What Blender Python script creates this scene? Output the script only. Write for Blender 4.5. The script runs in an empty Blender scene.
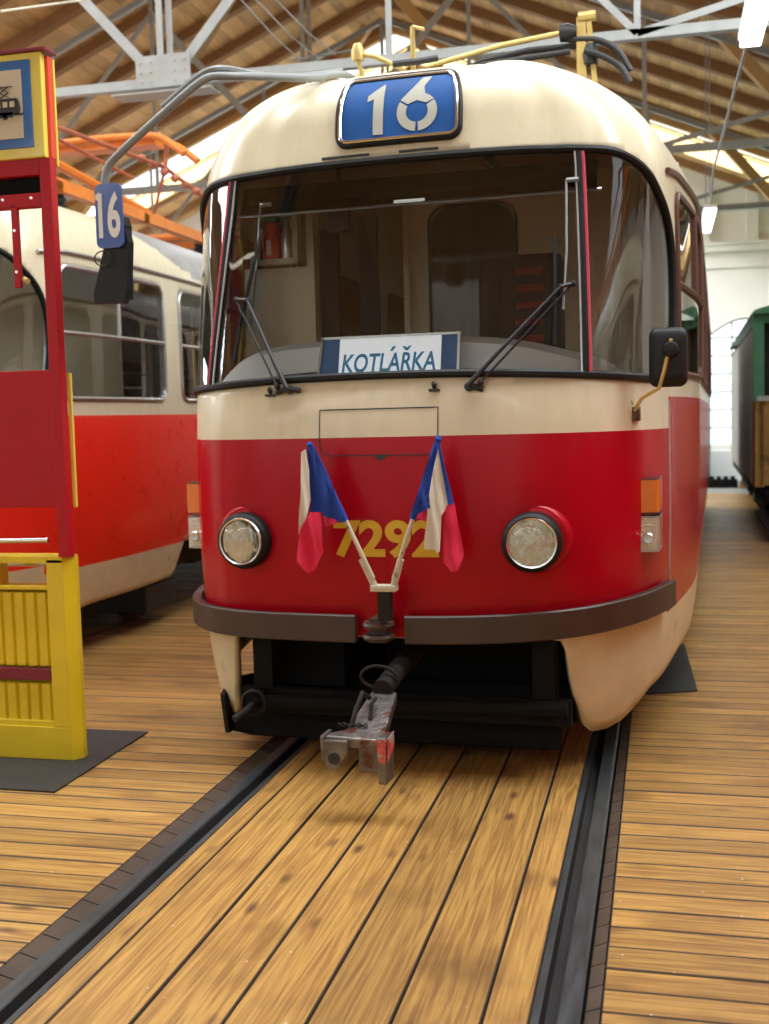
import bpy, bmesh, math, random
from mathutils import Vector, Matrix
random.seed(7)
C = bpy.context.scene.collection
SC = bpy.context.scene

# ------------------------------------------------------------------ camera, world, light, exposure
F, YAW, PITCH, ROLL = 1144.1, 0.2391, 0.0829, -0.02556
fw = Vector((-math.sin(YAW) * math.cos(PITCH), math.cos(YAW) * math.cos(PITCH), -math.sin(PITCH)))
r0 = Vector((math.cos(YAW), math.sin(YAW), 0)); u0 = r0.cross(fw)
cr, sr = math.cos(ROLL), math.sin(ROLL)
rr = r0 * cr + u0 * sr; uu = -r0 * sr + u0 * cr
cam = bpy.data.cameras.new('camera'); camo = bpy.data.objects.new('camera', cam); C.objects.link(camo)
M3 = Matrix((rr, uu, -fw)).transposed()
camo.matrix_world = Matrix.Translation((0.9846, 0, 1.5298)) @ M3.to_4x4()
cam.sensor_fit = 'HORIZONTAL'; cam.sensor_width = 24; cam.lens = F * 24 / 769
cam.clip_start = .05; cam.clip_end = 200
cam.dof.use_dof = True; cam.dof.focus_distance = 4.25; cam.dof.aperture_fstop = 2.6
SC.camera = camo

SC.view_settings.view_transform = 'Standard'; SC.view_settings.look = 'None'
SC.view_settings.gamma = 1; SC.view_settings.use_curve_mapping = False
SC.view_settings.exposure = 0.0
try:
    SC.cycles.use_denoising = True
    SC.cycles.max_bounces = 8; SC.cycles.transparent_max_bounces = 24
    SC.cycles.caustics_reflective = False; SC.cycles.caustics_refractive = False
    SC.cycles.sample_clamp_indirect = 6
except Exception: pass

W = bpy.data.worlds.new('sky'); SC.world = W; W.use_nodes = True
bg = W.node_tree.nodes['Background']; bg.inputs[0].default_value = (.93, .97, 1, 1); bg.inputs[1].default_value = 2.2

def area(name, loc, rot, sx, sy, power, col=(.90, .96, 1)):
    l = bpy.data.lights.new(name, 'AREA'); l.shape = 'RECTANGLE'; l.size = sx; l.size_y = sy; l.energy = power; l.color = col
    o = bpy.data.objects.new(name, l); C.objects.link(o); o.location = loc; o.rotation_euler = rot
    o['kind'] = 'structure'
    return o
XR, ZR, MS = -3.5, 8.4, .42      # ridge x, ridge height, roof slope
SLOPE = math.atan(MS)
SKY = [(-10.2, -8.0), (3.7, 5.4), (9.0, 9.9), (20.0, 21.6)]    # glazed roof bays, front to back; all but the last added for light
def roofz(x): return ZR - MS * abs(x - XR)
for (ya, yb), pw in zip(SKY, (270, 560, 420, 850)):
    for sd in (-1, 1):
        xm = XR + sd * 4.5
        area('daylight_and_fill', (xm, (ya + yb) / 2, roofz(xm) + .35), (0, sd * SLOPE, 0), 9.0, yb - ya, pw)  # lamps over the bays; those at unseen bays are added fill
area('daylight_and_fill', (-12.6, 12, 3.8), (0, -math.pi / 2, 0), 1.2, 22, 600)   # daylight added outside the unseen left wall openings to brighten the roof

# ------------------------------------------------------------------ helpers
def tag(o, label=None, cat=None, group=None, kind=None):
    if label: o['label'] = label
    if cat: o['category'] = cat
    if group: o['group'] = group
    if kind: o['kind'] = kind
    return o
def empty(name, loc=(0, 0, 0), rz=0, label=None, cat=None, group=None):
    o = bpy.data.objects.new(name, None); C.objects.link(o); o.location = loc; o.rotation_euler = (0, 0, rz)
    o.empty_display_size = .1
    return tag(o, label, cat, group)
def link_mesh(name, verts, faces, mats, parent=None, mi=None, smooth=False, loc=None):
    me = bpy.data.meshes.new(name); me.from_pydata([tuple(v) for v in verts], [], faces); me.update()
    if not isinstance(mats, (list, tuple)): mats = [mats]
    for m in mats: me.materials.append(m)
    if mi: me.polygons.foreach_set('material_index', mi)
    if smooth: me.polygons.foreach_set('use_smooth', [True] * len(me.polygons))
    o = bpy.data.objects.new(name, me); C.objects.link(o)
    if parent: o.parent = parent
    if loc: o.location = loc
    return o
class MB:
    """collects shapes for one mesh"""
    def __init__(s): s.v = []; s.f = []; s.m = []; s.sm = []
    def add(s, v, f, m=0, sm=False):
        b = len(s.v); s.v += [tuple(x) for x in v]; s.f += [tuple(i + b for i in q) for q in f]; s.m += [m] * len(f); s.sm += [sm] * len(f)
    def box(s, a, b, m=0, ch=0.0):
        x0, y0, z0 = [min(a[i], b[i]) for i in range(3)]; x1, y1, z1 = [max(a[i], b[i]) for i in range(3)]
        if ch <= 0:
            v = [(x0, y0, z0), (x1, y0, z0), (x1, y1, z0), (x0, y1, z0), (x0, y0, z1), (x1, y0, z1), (x1, y1, z1), (x0, y1, z1)]
            s.add(v, [(0, 3, 2, 1), (4, 5, 6, 7), (0, 1, 5, 4), (1, 2, 6, 5), (2, 3, 7, 6), (3, 0, 4, 7)], m)
        else:
            bm = bmesh.new(); bmesh.ops.create_cube(bm, size=1)
            for q in bm.verts: q.co = Vector(((x0 + x1) / 2 + q.co.x * (x1 - x0), (y0 + y1) / 2 + q.co.y * (y1 - y0), (z0 + z1) / 2 + q.co.z * (z1 - z0)))
            bmesh.ops.bevel(bm, geom=bm.edges[:], offset=ch, segments=2, affect='EDGES', profile=.6)
            s.add([q.co for q in bm.verts], [[q.index for q in f.verts] for f in bm.faces], m); bm.free()
        return s
    def obox(s, c, ax, ay, az, m=0):
        c, ax, ay, az = Vector(c), Vector(ax), Vector(ay), Vector(az)
        v = [c + ax * i + ay * j + az * k for k in (-1, 1) for (i, j) in ((-1, -1), (1, -1), (1, 1), (-1, 1))]
        s.add(v, [(0, 3, 2, 1), (4, 5, 6, 7), (0, 1, 5, 4), (1, 2, 6, 5), (2, 3, 7, 6), (3, 0, 4, 7)], m); return s
    def bar(s, a, b, w, h, up=(0, 0, 1), m=0):
        a, b = Vector(a), Vector(b); d = (b - a); L = d.length; d.normalize(); up = Vector(up)
        if abs(d.dot(up)) > .98: up = Vector((0, 1, 0))
        sx = d.cross(up).normalized(); sz = sx.cross(d)
        s.obox((a + b) / 2, sx * w / 2, d * L / 2, sz * h / 2, m); return s
    def angle(s, a, b, w, t, up=(0, 0, 1), m=0):
        """steel angle: two flanges"""
        a, b = Vector(a), Vector(b); d = (b - a).normalized(); up = Vector(up)
        if abs(d.dot(up)) > .98: up = Vector((1, 0, 0))
        sx = d.cross(up).normalized(); sz = sx.cross(d)
        s.bar(a, b, w, t, up, m)
        s.bar(a + sz * w / 2, b + sz * w / 2, t, w, up, m); return s
    def tube(s, pts, r, n=8, closed=False, m=0, caps=True):
        P = [Vector(p) for p in pts]; N = len(P); rings = []
        if not isinstance(r, (list, tuple)): r = [r] * N
        pu = None
        for i in range(N):
            if closed: t = P[(i + 1) % N] - P[i - 1]
            else: t = P[min(i + 1, N - 1)] - P[max(i - 1, 0)]
            t.normalize()
            if pu is None:
                pu = Vector((0, 0, 1)) if abs(t.z) < .9 else Vector((0, 1, 0))
            sx = t.cross(pu)
            if sx.length < 1e-4: sx = t.orthogonal()
            sx.normalize(); pu = sx.cross(t).normalized()
            rings.append([P[i] + (sx * math.cos(2 * math.pi * k / n) + pu * math.sin(2 * math.pi * k / n)) * r[i] for k in range(n)])
        v = [q for R in rings for q in R]; f = []
        for i in range(N if closed else N - 1):
            j = (i + 1) % N
            for k in range(n):
                l = (k + 1) % n; f.append((i * n + k, i * n + l, j * n + l, j * n + k))
        if not closed and caps: f.append(tuple(range(n))[::-1]); f.append(tuple((N - 1) * n + k for k in range(n)))
        s.add(v, f, m, True); return s
    def lathe(s, prof, c=(0, 0, 0), axis=(0, -1, 0), n=32, m=0, cap=True):
        """prof: (radius, distance along axis)"""
        ax = Vector(axis).normalized(); e1 = ax.orthogonal().normalized(); e2 = ax.cross(e1); c = Vector(c)
        v = []; f = []
        for (r, h) in prof:
            for k in range(n):
                a = 2 * math.pi * k / n; v.append(c + ax * h + (e1 * math.cos(a) + e2 * math.sin(a)) * r)
        for i in range(len(prof) - 1):
            for k in range(n):
                l = (k + 1) % n; f.append((i * n + k, i * n + l, (i + 1) * n + l, (i + 1) * n + k))
        if cap:
            f.append(tuple(range(n))[::-1]); f.append(tuple((len(prof) - 1) * n + k for k in range(n)))
        s.add(v, f, m, True); return s
    def prism(s, poly, d, m=0):
        """poly: list of 3d points, extruded by vector d"""
        P = [Vector(p) for p in poly]; n = len(P); d = Vector(d)
        f = [tuple(range(n))[::-1], tuple(range(n, 2 * n))] + [(i, (i + 1) % n, n + (i + 1) % n, n + i) for i in range(n)]
        s.add(P + [p + d for p in P], f, m); return s
    def build(s, name, mats, parent=None, loc=None, recalc=True):
        o = link_mesh(name, s.v, s.f, mats, parent, s.m, False, loc)
        o.data.polygons.foreach_set('use_smooth', s.sm)
        if recalc:
            bm = bmesh.new(); bm.from_mesh(o.data); bmesh.ops.recalc_face_normals(bm, faces=bm.faces[:]); bm.to_mesh(o.data); bm.free()
        if any(s.sm): 
            try: o.data.set_sharp_from_angle(angle=math.radians(40))
            except Exception: pass
        return o
def children(o): return [c for c in bpy.data.objects if c.parent == o]
def copy_tree(o, parent=None):
    c = o.copy(); C.objects.link(c); c.parent = parent
    for ch in children(o): copy_tree(ch, c)
    return c
def catmull(P, n=12):
    P = [Vector(q) for q in P]; Q = [2 * P[0] - P[1]] + P + [2 * P[-1] - P[-2]]; out = []
    for i in range(1, len(Q) - 2):
        p0, p1, p2, p3 = Q[i - 1:i + 3]
        t0 = 0; t1 = max((p1 - p0).length, 1e-6) ** .5; t2 = t1 + max((p2 - p1).length, 1e-6) ** .5; t3 = t2 + max((p3 - p2).length, 1e-6) ** .5
        for k in range(n):
            t = t1 + (t2 - t1) * k / n
            A1 = p0 * ((t1 - t) / (t1 - t0)) + p1 * ((t - t0) / (t1 - t0)); A2 = p1 * ((t2 - t) / (t2 - t1)) + p2 * ((t - t1) / (t2 - t1)); A3 = p2 * ((t3 - t) / (t3 - t2)) + p3 * ((t - t2) / (t3 - t2))
            B1 = A1 * ((t2 - t) / (t2 - t0)) + A2 * ((t - t0) / (t2 - t0)); B2 = A2 * ((t3 - t) / (t3 - t1)) + A3 * ((t - t1) / (t3 - t1))
            out.append(B1 * ((t2 - t) / (t2 - t1)) + B2 * ((t - t1) / (t2 - t1)))
    out.append(Q[-2].copy()); return out
def interp(x, X, Y):
    if x <= X[0]: return Y[0]
    if x >= X[-1]: return Y[-1]
    lo, hi = 0, len(X) - 1
    while hi - lo > 1:
        mid = (lo + hi) // 2
        if X[mid] <= x: lo = mid
        else: hi = mid
    t = (x - X[lo]) / max(X[hi] - X[lo], 1e-9); return Y[lo] + (Y[hi] - Y[lo]) * t

# ------------------------------------------------------------------ materials
def nodes(name):
    m = bpy.data.materials.new(name); m.use_nodes = True; nt = m.node_tree
    return m, nt, nt.nodes['Principled BSDF']
def mat(name, col, rough=.5, metal=0, coat=0, var=0.0, vscale=6, bump=0.0, bscale=40, spec=.5, stretch=None, dirt=None):
    m, nt, p = nodes(name); N = nt.nodes; L = nt.links
    p.inputs['Base Color'].default_value = (*col, 1); p.inputs['Roughness'].default_value = rough; p.inputs['Metallic'].default_value = metal
    p.inputs['Coat Weight'].default_value = coat; p.inputs['Coat Roughness'].default_value = .06
    p.inputs['Specular IOR Level'].default_value = spec
    tc = N.new('ShaderNodeTexCoord'); src = tc.outputs['Object']
    if stretch:
        mp = N.new('ShaderNodeMapping'); mp.inputs['Scale'].default_value = stretch; L.new(src, mp.inputs[0]); src = mp.outputs[0]
    if var > 0:
        n = N.new('ShaderNodeTexNoise'); n.inputs['Scale'].default_value = vscale; n.inputs['Detail'].default_value = 6; L.new(src, n.inputs['Vector'])
        r = N.new('ShaderNodeMapRange'); r.inputs[1].default_value = .3; r.inputs[2].default_value = .7; r.inputs[3].default_value = 1 - var; r.inputs[4].default_value = 1 + var * .4; L.new(n.outputs['Fac'], r.inputs[0])
        x = N.new('ShaderNodeMix'); x.data_type = 'RGBA'; x.blend_type = 'MULTIPLY'; x.inputs[0].default_value = 1; x.inputs[6].default_value = (*col, 1); L.new(r.outputs[0], x.inputs[7])
        out = x.outputs[2]
        if dirt:
            n2 = N.new('ShaderNodeTexNoise'); n2.inputs['Scale'].default_value = dirt[1]; n2.inputs['Detail'].default_value = 8; L.new(src, n2.inputs['Vector'])
            r2 = N.new('ShaderNodeMapRange'); r2.inputs[1].default_value = dirt[2]; r2.inputs[2].default_value = dirt[2] + .12; L.new(n2.outputs['Fac'], r2.inputs[0])
            y = N.new('ShaderNodeMix'); y.data_type = 'RGBA'; y.inputs[7].default_value = (*dirt[0], 1); L.new(out, y.inputs[6]); L.new(r2.outputs[0], y.inputs[0]); out = y.outputs[2]
        L.new(out, p.inputs['Base Color'])
        rg = N.new('ShaderNodeMapRange'); rg.inputs[3].default_value = rough * .85; rg.inputs[4].default_value = min(1, rough * 1.2); L.new(n.outputs['Fac'], rg.inputs[0]); L.new(rg.outputs[0], p.inputs['Roughness'])
    if bump > 0:
        n = N.new('ShaderNodeTexNoise'); n.inputs['Scale'].default_value = bscale; n.inputs['Detail'].default_value = 3; L.new(src, n.inputs['Vector'])
        b = N.new('ShaderNodeBump'); b.inputs['Strength'].default_value = bump; b.inputs['Distance'].default_value = .01; L.new(n.outputs['Fac'], b.inputs['Height']); L.new(b.outputs[0], p.inputs['Normal'])
    return m
def glassmat(name, tint=(1, 1, 1), refl=1.0, rough=.0):
    m = bpy.data.materials.new(name); m.use_nodes = True; nt = m.node_tree; N = nt.nodes; L = nt.links; N.clear()
    o = N.new('ShaderNodeOutputMaterial'); t = N.new('ShaderNodeBsdfTransparent'); t.inputs[0].default_value = (*tint, 1)
    g = N.new('ShaderNodeBsdfGlossy'); g.inputs['Roughness'].default_value = rough; g.inputs[0].default_value = (refl, refl, refl, 1)
    fr = N.new('ShaderNodeFresnel'); fr.inputs[0].default_value = 1.5; mx = N.new('ShaderNodeMixShader')
    mu = N.new('ShaderNodeMath'); mu.operation = 'MULTIPLY'; mu.inputs[1].default_value = 1.3; mu.use_clamp = True
    L.new(fr.outputs[0], mu.inputs[0]); L.new(mu.outputs[0], mx.inputs[0]); L.new(t.outputs[0], mx.inputs[1]); L.new(g.outputs[0], mx.inputs[2]); L.new(mx.outputs[0], o.inputs[0])
    return m
def emis(name, col, st):
    m = bpy.data.materials.new(name); m.use_nodes = True; nt = m.node_tree; nt.nodes.clear()
    o = nt.nodes.new('ShaderNodeOutputMaterial'); e = nt.nodes.new('ShaderNodeEmission'); e.inputs[0].default_value = (*col, 1); e.inputs[1].default_value = st
    nt.links.new(e.outputs[0], o.inputs[0]); return m
def plankmat(name, base, dark, rough=.45, scale=1.0, knots=True, grey=0.0):
    """boards: attribute 'grain' = (along, across, random per board)"""
    m, nt, p = nodes(name); N = nt.nodes; L = nt.links
    at = N.new('ShaderNodeAttribute'); at.attribute_name = 'grain'
    sp = N.new('ShaderNodeSeparateXYZ'); L.new(at.outputs['Vector'], sp.inputs[0])
    off = N.new('ShaderNodeMath'); off.operation = 'MULTIPLY'; off.inputs[1].default_value = 37.7; L.new(sp.outputs[2], off.inputs[0])
    cx = N.new('ShaderNodeCombineXYZ')
    a1 = N.new('ShaderNodeMath'); a1.operation = 'ADD'; L.new(sp.outputs[0], a1.inputs[0]); L.new(off.outputs[0], a1.inputs[1])
    L.new(a1.outputs[0], cx.inputs[0]); L.new(sp.outputs[1], cx.inputs[1]); L.new(off.outputs[0], cx.inputs[2])
    mp = N.new('ShaderNodeMapping'); mp.inputs['Scale'].default_value = (.55 * scale, 15 * scale, 1); L.new(cx.outputs[0], mp.inputs[0])
    # distorted rings
    nz = N.new('ShaderNodeTexNoise'); nz.inputs['Scale'].default_value = 1.3; nz.inputs['Detail'].default_value = 3; nz.inputs['Distortion'].default_value = .6; L.new(mp.outputs[0], nz.inputs['Vector'])
    wv = N.new('ShaderNodeMath'); wv.operation = 'MULTIPLY'; wv.inputs[1].default_value = 40; L.new(nz.outputs['Fac'], wv.inputs[0])
    sn = N.new('ShaderNodeMath'); sn.operation = 'SINE'; L.new(wv.outputs[0], sn.inputs[0])
    ring = N.new('ShaderNodeMapRange'); ring.inputs[1].default_value = -1; ring.inputs[2].default_value = 1; ring.inputs[3].default_value = 0; ring.inputs[4].default_value = .46; L.new(sn.outputs[0], ring.inputs[0])
    fine = N.new('ShaderNodeTexNoise'); fine.inputs['Scale'].default_value = 9; fine.inputs['Detail'].default_value = 5; L.new(mp.outputs[0], fine.inputs['Vector'])
    fr = N.new('ShaderNodeMapRange'); fr.inputs[1].default_value = .35; fr.inputs[2].default_value = .75; fr.inputs[3].default_value = 0; fr.inputs[4].default_value = .45; L.new(fine.outputs['Fac'], fr.inputs[0])
    ad = N.new('ShaderNodeMath'); ad.operation = 'ADD'; ad.use_clamp = True; L.new(ring.outputs[0], ad.inputs[0]); L.new(fr.outputs[0], ad.inputs[1])
    mx = N.new('ShaderNodeMix'); mx.data_type = 'RGBA'; mx.inputs[6].default_value = (*base, 1); mx.inputs[7].default_value = (*dark, 1); L.new(ad.outputs[0], mx.inputs[0])
    cur = mx.outputs[2]
    # blotches
    bl = N.new('ShaderNodeTexNoise'); bl.inputs['Scale'].default_value = 2.2 * scale; bl.inputs['Detail'].default_value = 4; L.new(cx.outputs[0], bl.inputs['Vector'])
    br = N.new('ShaderNodeMapRange'); br.inputs[1].default_value = .55; br.inputs[2].default_value = .72; br.inputs[3].default_value = 0; br.inputs[4].default_value = .6; L.new(bl.outputs['Fac'], br.inputs[0])
    m2 = N.new('ShaderNodeMix'); m2.data_type = 'RGBA'; m2.inputs[7].default_value = (dark[0] * .45, dark[1] * .42, dark[2] * .5, 1); L.new(cur, m2.inputs[6]); L.new(br.outputs[0], m2.inputs[0]); cur = m2.outputs[2]
    if knots:
        vo = N.new('ShaderNodeTexVoronoi'); vo.inputs['Scale'].default_value = 1; mk = N.new('ShaderNodeMapping'); mk.inputs['Scale'].default_value = (3.2, 8.0, 1); L.new(cx.outputs[0], mk.inputs[0]); L.new(mk.outputs[0], vo.inputs['Vector'])
        kr = N.new('ShaderNodeMapRange'); kr.inputs[1].default_value = .06; kr.inputs[2].default_value = .2; kr.inputs[3].default_value = .85; kr.inputs[4].default_value = 0; L.new(vo.outputs['Distance'], kr.inputs[0])
        sel = N.new('ShaderNodeMath'); sel.operation = 'GREATER_THAN'; sel.inputs[1].default_value = .62; sc = N.new('ShaderNodeSeparateColor'); L.new(vo.outputs['Color'], sc.inputs[0]); L.new(sc.outputs[0], sel.inputs[0])
        mm = N.new('ShaderNodeMath'); mm.operation = 'MULTIPLY'; L.new(kr.outputs[0], mm.inputs[0]); L.new(sel.outputs[0], mm.inputs[1])
        m3 = N.new('ShaderNodeMix'); m3.data_type = 'RGBA'; m3.inputs[7].default_value = (.07, .022, .012, 1); L.new(cur, m3.inputs[6]); L.new(mm.outputs[0], m3.inputs[0]); cur = m3.outputs[2]
        # white paint specks
        v2 = N.new('ShaderNodeTexVoronoi'); v2.inputs['Scale'].default_value = 9; L.new(cx.outputs[0], v2.inputs['Vector'])
        k2 = N.new('ShaderNodeMapRange'); k2.inputs[1].default_value = .03; k2.inputs[2].default_value = .045; k2.inputs[3].default_value = .7; k2.inputs[4].default_value = 0; L.new(v2.outputs['Distance'], k2.inputs[0])
        m4 = N.new('ShaderNodeMix'); m4.data_type = 'RGBA'; m4.inputs[7].default_value = (.7, .68, .6, 1); L.new(cur, m4.inputs[6]); L.new(k2.outputs[0], m4.inputs[0]); cur = m4.outputs[2]
    # per board tone
    wn = N.new('ShaderNodeTexWhiteNoise'); wn.noise_dimensions = '1D'; L.new(sp.outputs[2], wn.inputs['W'])
    tr = N.new('ShaderNodeMapRange'); tr.inputs[3].default_value = .74; tr.inputs[4].default_value = 1.15; L.new(wn.outputs['Value'], tr.inputs[0])
    m5 = N.new('ShaderNodeMix'); m5.data_type = 'RGBA'; m5.blend_type = 'MULTIPLY'; m5.inputs[0].default_value = 1; L.new(cur, m5.inputs[6]); L.new(tr.outputs[0], m5.inputs[7])
    L.new(m5.outputs[2], p.inputs['Base Color'])
    rg = N.new('ShaderNodeMapRange'); rg.inputs[3].default_value = rough * .8; rg.inputs[4].default_value = rough * 1.25; L.new(fine.outputs['Fac'], rg.inputs[0]); L.new(rg.outputs[0], p.inputs['Roughness'])
    bp = N.new('ShaderNodeBump'); bp.inputs['Strength'].default_value = .35; bp.inputs['Distance'].default_value = .004; L.new(ad.outputs[0], bp.inputs['Height']); L.new(bp.outputs[0], p.inputs['Normal'])
    return m
MT = {}
MT['cream'] = mat('cream_paint', (.70, .635, .45), .3, coat=.2, var=.07, vscale=3, stretch=(6, 6, 1.2))
MT['red'] = mat('red_paint', (.42, .002, .012), .24, coat=.10, spec=.22, var=.08, vscale=2)
MT['creamlow'] = mat('cream_skirt_paint', (.66, .57, .37), .38, coat=.2, var=.16, vscale=4, dirt=((.3, .2, .1), 7, .66))
MT['lining'] = mat('interior_lining', (.32, .29, .22), .6, var=.1)
MT['silver'] = mat('silver_roof_paint', (.42, .43, .43), .35, metal=.4, var=.2, vscale=5)
MT['redsign'] = mat('red_kiosk_paint', (.45, .006, .016), .45, coat=.0, spec=.3, var=.06)
MT['lid'] = mat('dark_red_paint', (.2, .012, .03), .4)
MT['yellow'] = mat('yellow_kiosk_paint', (.78, .60, .02), .38, coat=.25, var=.08, vscale=5)
MT['yellow2'] = mat('pale_yellow_paint', (.86, .72, .10), .4, coat=.2, var=.05)
MT['blue'] = mat('blue_sign_film', (.01, .12, .42), .35, coat=.3, var=.06)
MT['bluenum'] = mat('blue_glass_sign', (.012, .085, .30), .5, coat=.0, var=.2, vscale=4, spec=.2)
MT['bluemir'] = mat('blue_enamel', (.05, .12, .42), .35, coat=.2)
MT['paper'] = mat('sign_paper', (.62, .54, .40), .7, var=.06)
MT['white'] = mat('white_paint', (.85, .87, .88), .5)
MT['numgrey'] = mat('stencil_white', (.44, .44, .38), .7, spec=.2)
MT['black'] = mat('black_paint', (.015, .015, .016), .5)
MT['rubber'] = mat('black_rubber', (.009, .009, .009), .5, bump=.15, spec=.25)
MT['plastic'] = mat('black_plastic', (.012, .012, .013), .42, spec=.3, bump=.2, bscale=300)
MT['brown'] = mat('brown_bumper_paint', (.055, .029, .020), .42, var=.22, vscale=7, dirt=((.03, .02, .018), 12, .62))
MT['brownframe'] = mat('brown_window_frame', (.10, .035, .022), .35)
MT['chrome'] = mat('chrome', (.72, .73, .73), .16, metal=1)
MT['alu'] = mat('aluminium', (.55, .56, .56), .35, metal=.9)
MT['steel'] = mat('worn_steel', (.20, .18, .165), .42, metal=.75, var=.4, vscale=18, bump=.3, bscale=60, dirt=((.12, .045, .025), 14, .55))
MT['rail'] = mat('rail_steel', (.10, .115, .12), .34, metal=.6, var=.35, vscale=8, stretch=(6, .7, 1), dirt=((.35, .36, .36), 5, .70))
MT['groove'] = mat('rail_groove', (.022, .02, .02), .6, var=.3)
MT['under'] = mat('underframe_black', (.007, .007, .007), .85, spec=.2, var=.3)
MT['bogie'] = mat('bogie_steel', (.022, .018, .015), .65, metal=.2, spec=.3, var=.4, vscale=12)
MT['digit'] = mat('yellow_digit_paint', (.72, .44, .02), .4, var=.12, vscale=10, coat=.2)
MT['pole'] = mat('worn_white_paint', (.62, .58, .45), .5, var=.15, vscale=15, dirt=((.03, .02, .015), 22, .62))
MT['cw'] = mat('flag_white_cloth', (.72, .69, .60), .9, var=.08, bump=.3, bscale=250)
MT['cb'] = mat('flag_blue_cloth', (.012, .055, .36), .85, var=.15, bump=.3, bscale=250)
MT['cr'] = mat('flag_red_cloth', (.74, .02, .075), .85, var=.1, bump=.3, bscale=250)
MT['orange'] = mat('orange_pantograph_paint', (.75, .22, .03), .4, var=.15, vscale=6)
MT['orange2'] = mat('copper_red_paint', (.42, .12, .06), .5, var=.25, vscale=9)
MT['gold'] = mat('brass_paint', (.62, .46, .16), .35, metal=.35, var=.15)
MT['greytube'] = mat('grey_tube_paint', (.25, .27, .27), .4, var=.1)
MT['truss'] = mat('truss_grey_paint', (.36, .38, .375), .5, var=.12, vscale=6)
MT['wall'] = mat('wall_plaster', (.80, .78, .72), .85, var=.05, vscale=2)
MT['concrete'] = mat('floor_concrete', (.30, .30, .28), .8, var=.15, vscale=3)
MT['reflect'] = mat('lamp_reflector', (.80, .76, .68), .16, metal=1, bump=.5, bscale=28, stretch=(1, 1, .35))
MT['dash'] = mat('dashboard_grey', (.84, .90, .93), .45, var=.04)
MT['bluepanel'] = mat('board_blue', (.015, .17, .50), .4)
MT['bluetext'] = mat('board_text_blue', (.10, .46, .85), .45)
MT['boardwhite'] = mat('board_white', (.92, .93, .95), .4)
MT['seat'] = mat('seat_fabric', (.02, .017, .018), .9)
MT['seatred'] = mat('seat_red_fabric', (.14, .012, .014), .9)
MT['extred'] = mat('extinguisher_red', (.70, .02, .02), .3, coat=.5)
MT['interior'] = mat('interior_cream_panel', (.55, .47, .32), .5, var=.06)
p_ = MT['boardwhite'].node_tree.nodes['Principled BSDF']; p_.inputs['Emission Color'].default_value = (.9, .95, 1, 1); p_.inputs['Emission Strength'].default_value = .45   # glow added to brighten the board, no lamp behind it
MT['darkglass'] = mat('dark_window_glass', (.01, .012, .013), .08, coat=.5)
MT['visor'] = glassmat('smoked_visor', (.30, .29, .27), .5)
MT['glass'] = glassmat('window_glass', (.94, .96, .95))
MT['amber'] = mat('amber_lens', (.75, .20, .01), .15, coat=.6, bump=.5, bscale=70, stretch=(1, 1, 5))
MT['clearlens'] = mat('clear_lens', (.52, .47, .38), .12, metal=.55, coat=.6, bump=.7, bscale=55, stretch=(1, 1, 4))
MT['lens'] = glassmat('headlamp_glass', (.93, .93, .88))
MT['lampwhite'] = emis('fluorescent_tube', (1, .98, .95), 5)
MT['green'] = mat('worn_green_paint', (.07, .30, .18), .6, var=.25, vscale=5)
MT['ochre'] = mat('ochre_paint', (.36, .22, .05), .6, var=.35, vscale=4, dirt=((.12, .06, .03), 5, .58))
MT['pale'] = mat('pale_grey_boards', (.48, .52, .50), .7, var=.15, vscale=5, stretch=(1, 5, 1))
MT['rust'] = mat('rust_brown', (.20, .09, .04), .8, var=.3)
MT['mat'] = mat('black_mat', (.022, .023, .022), .55, var=.2, vscale=5, bump=.2, bscale=25)
MT['lipred'] = mat('pink_red_strip', (.5, .05, .08), .4)

FLOORW = plankmat('pine_planks', (.52, .295, .075), (.19, .075, .016), .45)
ROOFW = plankmat('roof_boards', (.72, .50, .25), (.55, .34, .15), .7, scale=.6, knots=False)
RAFT = mat('rafter_timber', (.30, .16, .065), .7, var=.18, vscale=3)
RAFTL = mat('light_timber', (.50, .31, .12), .7, var=.15, vscale=3)
TIMB = mat('dark_edge_timber', (.07, .042, .024), .6, var=.35, vscale=9)

# ------------------------------------------------------------------ hall: floor, walls, roof
def boards(name, rects, z, h, m, axis, kind='structure', ch=.004):
    """rects: (x0,x1,y0,y1); axis 0 = grain along x, 1 = along y"""
    V = []; Fc = []; G = []
    for (x0, x1, y0, y1) in rects:
        b = len(V); dz = random.uniform(-.0012, .0012); R = random.random()
        c = ch
        V += [(x0, y0, z - h), (x1, y0, z - h), (x1, y1, z - h), (x0, y1, z - h),
              (x0, y0, z - c + dz), (x1, y0, z - c + dz), (x1, y1, z - c + dz), (x0, y1, z - c + dz),
              (x0 + c, y0 + c, z + dz), (x1 - c, y0 + c, z + dz), (x1 - c, y1 - c, z + dz), (x0 + c, y1 - c, z + dz)]
        Fc += [(b, b + 1, b + 5, b + 4), (b + 1, b + 2, b + 6, b + 5), (b + 2, b + 3, b + 7, b + 6), (b + 3, b, b + 4, b + 7),
               (b + 4, b + 5, b + 9, b + 8), (b + 5, b + 6, b + 10, b + 9), (b + 6, b + 7, b + 11, b + 10), (b + 7, b + 4, b + 8, b + 11), (b + 8, b + 9, b + 10, b + 11)]
        for v in V[b:]:
            G.append((v[0], v[1], R) if axis == 0 else (v[1], v[0], R))
    o = link_mesh(name, V, Fc, [m, TIMB], mi=[1, 1, 1, 1, 1, 1, 1, 1, 0] * len(rects))
    at = o.data.attributes.new('grain', 'FLOAT_VECTOR', 'POINT'); at.data.foreach_set('vector', [c for g in G for c in g])
    if kind: o['kind'] = kind
    return o
YF0, YF1 = -3.0, 21.5
cols = [-.652, -.561, -.344, -.112, .098, .308, .533, .652]
rects = []
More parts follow.
